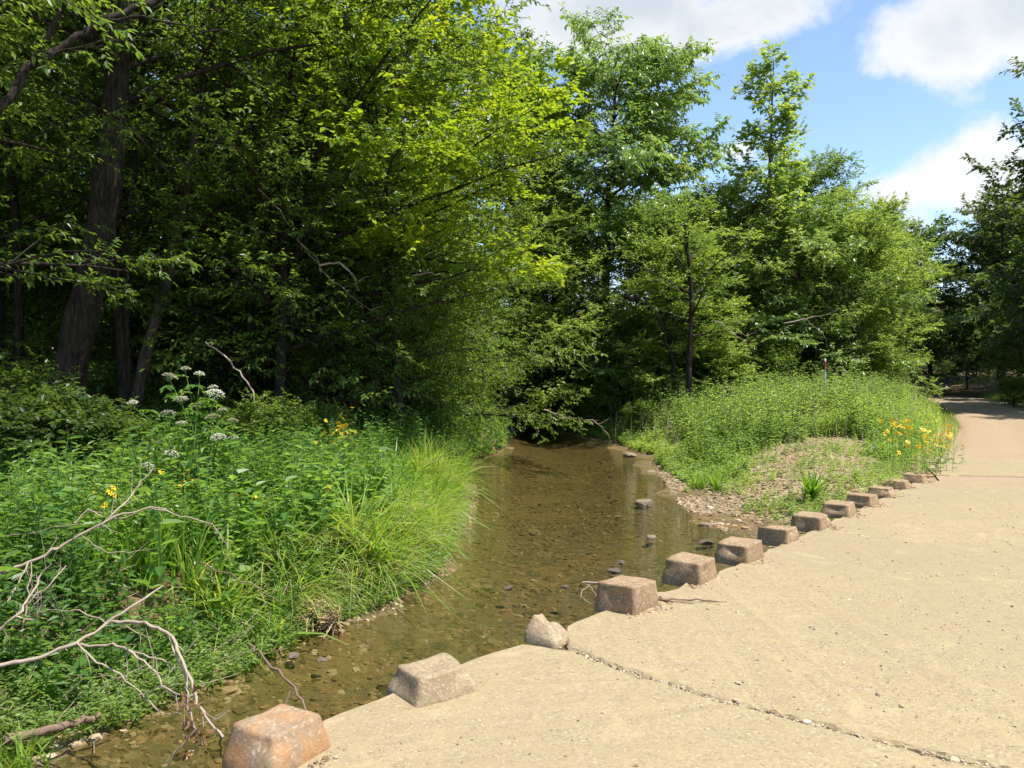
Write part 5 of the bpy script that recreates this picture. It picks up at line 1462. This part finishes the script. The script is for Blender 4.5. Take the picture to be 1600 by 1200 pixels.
branch('driftwood_log', [([(0, 1160, 4.15), (60, 1148, 4.2), (100, 1136, 4.3), (150, 1120, 4.5)], .028, .018)], 'muddy log at the foot of the left bank in the lower left corner', M['dead_dark'], 'log', None, 7, sides=9)
branch('stick', [([(1030, 937, 5.58), (1060, 939, 5.56), (1100, 940, 5.54), (1138, 943, 5.52)], .008, .004), ([(1032, 934, 5.6), (1040, 940, 5.56), (1052, 943, 5.5)], .009, .006), ([(1050, 941, 5.55), (1090, 947, 5.5), (1135, 950, 5.45)], .003, .002)],
    'brown stick lying on the slab to the right of a curb block', M['dead_dark'], 'stick', None, 8)
branch('twig', [([(948, 912, 5.75), (925, 912, 5.75), (910, 912, 5.75)], .008, .006), ([(925, 912, 5.75), (910, 925, 5.7), (908, 935, 5.6), (925, 945, 5.5), (935, 955, 5.42)], .003, .002), ([(918, 915, 5.7), (932, 930, 5.6), (930, 948, 5.5)], .003, .002), ([(910, 925, 5.7), (880, 948, 5.9), (876, 966, 5.9)], .0015, .001)],
    'twigs and a fine root caught on the left of a curb block', M['dead'], 'twig', None, 9)
for i, (pts, r0, lab) in enumerate([
    ([(975, 462, 22.5), (1010, 475, 22.6), (1035, 510, 22.8), (1050, 560, 23), (1056, 600, 23)], .07, 'leaning dead snag in the thicket left of the mound'),
    ]):
    branch('dead_tree', [(pts, r0, r0 * .55)], lab, M['bark'], 'trunk', None, 30 + i)
for i, pts in enumerate([
    [(645, 432, 13.5), (670, 426, 13.5), (692, 430, 13.6), (700, 440, 13.6)], [(400, 290, 12), (440, 330, 12), (470, 380, 12.2), (520, 440, 12.4), (580, 485, 12.6)],
    [(500, 415, 12), (530, 410, 12), (560, 440, 12.2)], [(850, 640, 20), (880, 652, 20), (925, 656, 20.2), (935, 662, 20.2)],
    [(1115, 500, 20.5), (1140, 515, 20.5), (1165, 525, 20.6)], [(1225, 505, 21.5), (1260, 498, 21.5), (1290, 492, 21.6)]]):
    lab = ['pale curved dead branch among the leaves above the dark gap', 'long thin bare branch slanting down through the left wood', 'short bare branch right of the black trunk', 'bare twiggy branch over the water at the creek bend',
           'bare branch in the thicket above the left of the mound', 'pale bare branch in the thicket above the mound'][i]
    e = pts[-1]; s = pts[len(pts) // 2]
    branch('bare_branch', [(pts, .016 if i != 1 else .006, .003), ([s, (s[0] + 25, s[1] + 22, s[2]), (s[0] + 32, s[1] + 45, s[2])], .007, .003), ([e, (e[0] + 18, e[1] - 8, e[2])], .005, .002)], lab, M['dead'], 'bare branch', 'bare branches among the leaves', 50 + i)
# limbs of the left-edge tree that cross the upper corner
OT = plant_tree('near_b', -7.0, 8.0, 9.6, 'nearest tree at the left frame edge, its grey limbs slanting across the upper corner', group=GL, rz=.6)
limb = branch('limb', [([(-330, 420, 7.8), (-90, 330, 7.4), (-10, 190, 7.4), (45, 110, 7.6), (100, 80, 7.8), (150, 45, 8.0), (215, 15, 8.2), (330, -40, 8.6)], .055, .025),
    ([(60, 100, 7.6), (90, 40, 7.6), (120, -20, 7.6)], .03, .02), ([(-60, 60, 7.2), (0, 25, 7.3), (50, -10, 7.4)], .03, .02),
    ([(150, 45, 8.0), (230, 30, 8.1), (300, 45, 8.3), (380, 60, 8.6)], .016, .006), ([(70, 90, 7.7), (120, 80, 7.8), (170, 66, 7.9), (260, 66, 8.2)], .012, .004)],
    None, M['bark'], None, None, 70)
limb.parent = OT
limb.matrix_parent_inverse = (Matrix.Translation(OT.location) @ OT.rotation_euler.to_matrix().to_4x4() @ Matrix.Diagonal((*OT.scale, 1))).inverted()

# root clump at the bank foot
mb = MB(); rr = np.random.default_rng(9)
q = onplane(485, 990, WATER)
v = rr.normal(0, 1, (260, 3)); v = v / np.linalg.norm(v, axis=1, keepdims=True)
A = v * np.array([.20, .12, .07]); Bp = A + np.cross(v, rr.normal(0, 1, (260, 3))) * .07
Cc = Bp + rr.normal(0, .03, (260, 3))
tubes(mb, np.stack([A, Bp, Cc], 1), np.full((260, 3), .0055), 4)
b = fbm3(v, 3)
bm_me = rock_mesh('root_core', M['dead_dark'], 5, .5)
o = empty('root_clump', (q.x, q.y + .05, WATER + .10)); tag(o, 'matted tan root clump jutting over the water at the foot of the left bank', 'root clump')
link_mesh('roots', mb.mesh('root_mat', plain('root_tan', (.42, .30, .16), .9, .1, .4, 30)), o)
c = link_mesh('soil', bm_me, o); c.scale = (.19, .11, .10)
# dried brown leaves caught on the branch tip
mb = MB(); n = 46
Pq = np.array([np.array(P(300 + rr.normal(0, 12), 1135 + rr.normal(0, 22), 3.65 + rr.normal(0, .04))) for _ in range(n)])
leaves(mb, Pq, rr.normal(0, 1, (n, 3)), rr.normal(0, 1, (n, 3)), rr.uniform(.02, .05, n), w=.6, curl=.4, tone=rr.random(n))
tag(link_mesh('dry_leaves', mb.mesh('dry_leaves', M['dry_leaf'])), 'bunch of dried brown leaves caught in the dead branch beside the rust orange curb block', 'dry leaves')

# marker post
x = (1289 - 800) / F * 21.5
o = empty('marker_post', (x, 21.5, gz(x, 21.5))); tag(o, 'white marker post with a red band rising from the top of the mound', 'marker post')
top = EYE + (HZ - 560) / F * 21.5 - gz(x, 21.5)
mb = MB(); tube(mb, [(0, 0, -.2), (0, 0, top - .30)], .026, 10); link_mesh('post', mb.mesh('post', plain('post_white', (.62, .60, .55), .6), True), o)
mb = MB(); tube(mb, [(0, 0, top - .30), (0, 0, top - .08)], .028, 10); link_mesh('red_band', mb.mesh('red_band', plain('post_red', (.35, .05, .03), .6), True), o)
mb = MB(); tube(mb, [(0, 0, top - .08), (0, 0, top - .02), (0, 0, top)], [.027, .025, .004], 10); link_mesh('cap', mb.mesh('cap', plain('post_cap', (.55, .53, .48), .6), True), o)
print('verts', sum(len(m.vertices) for m in bpy.data.meshes))
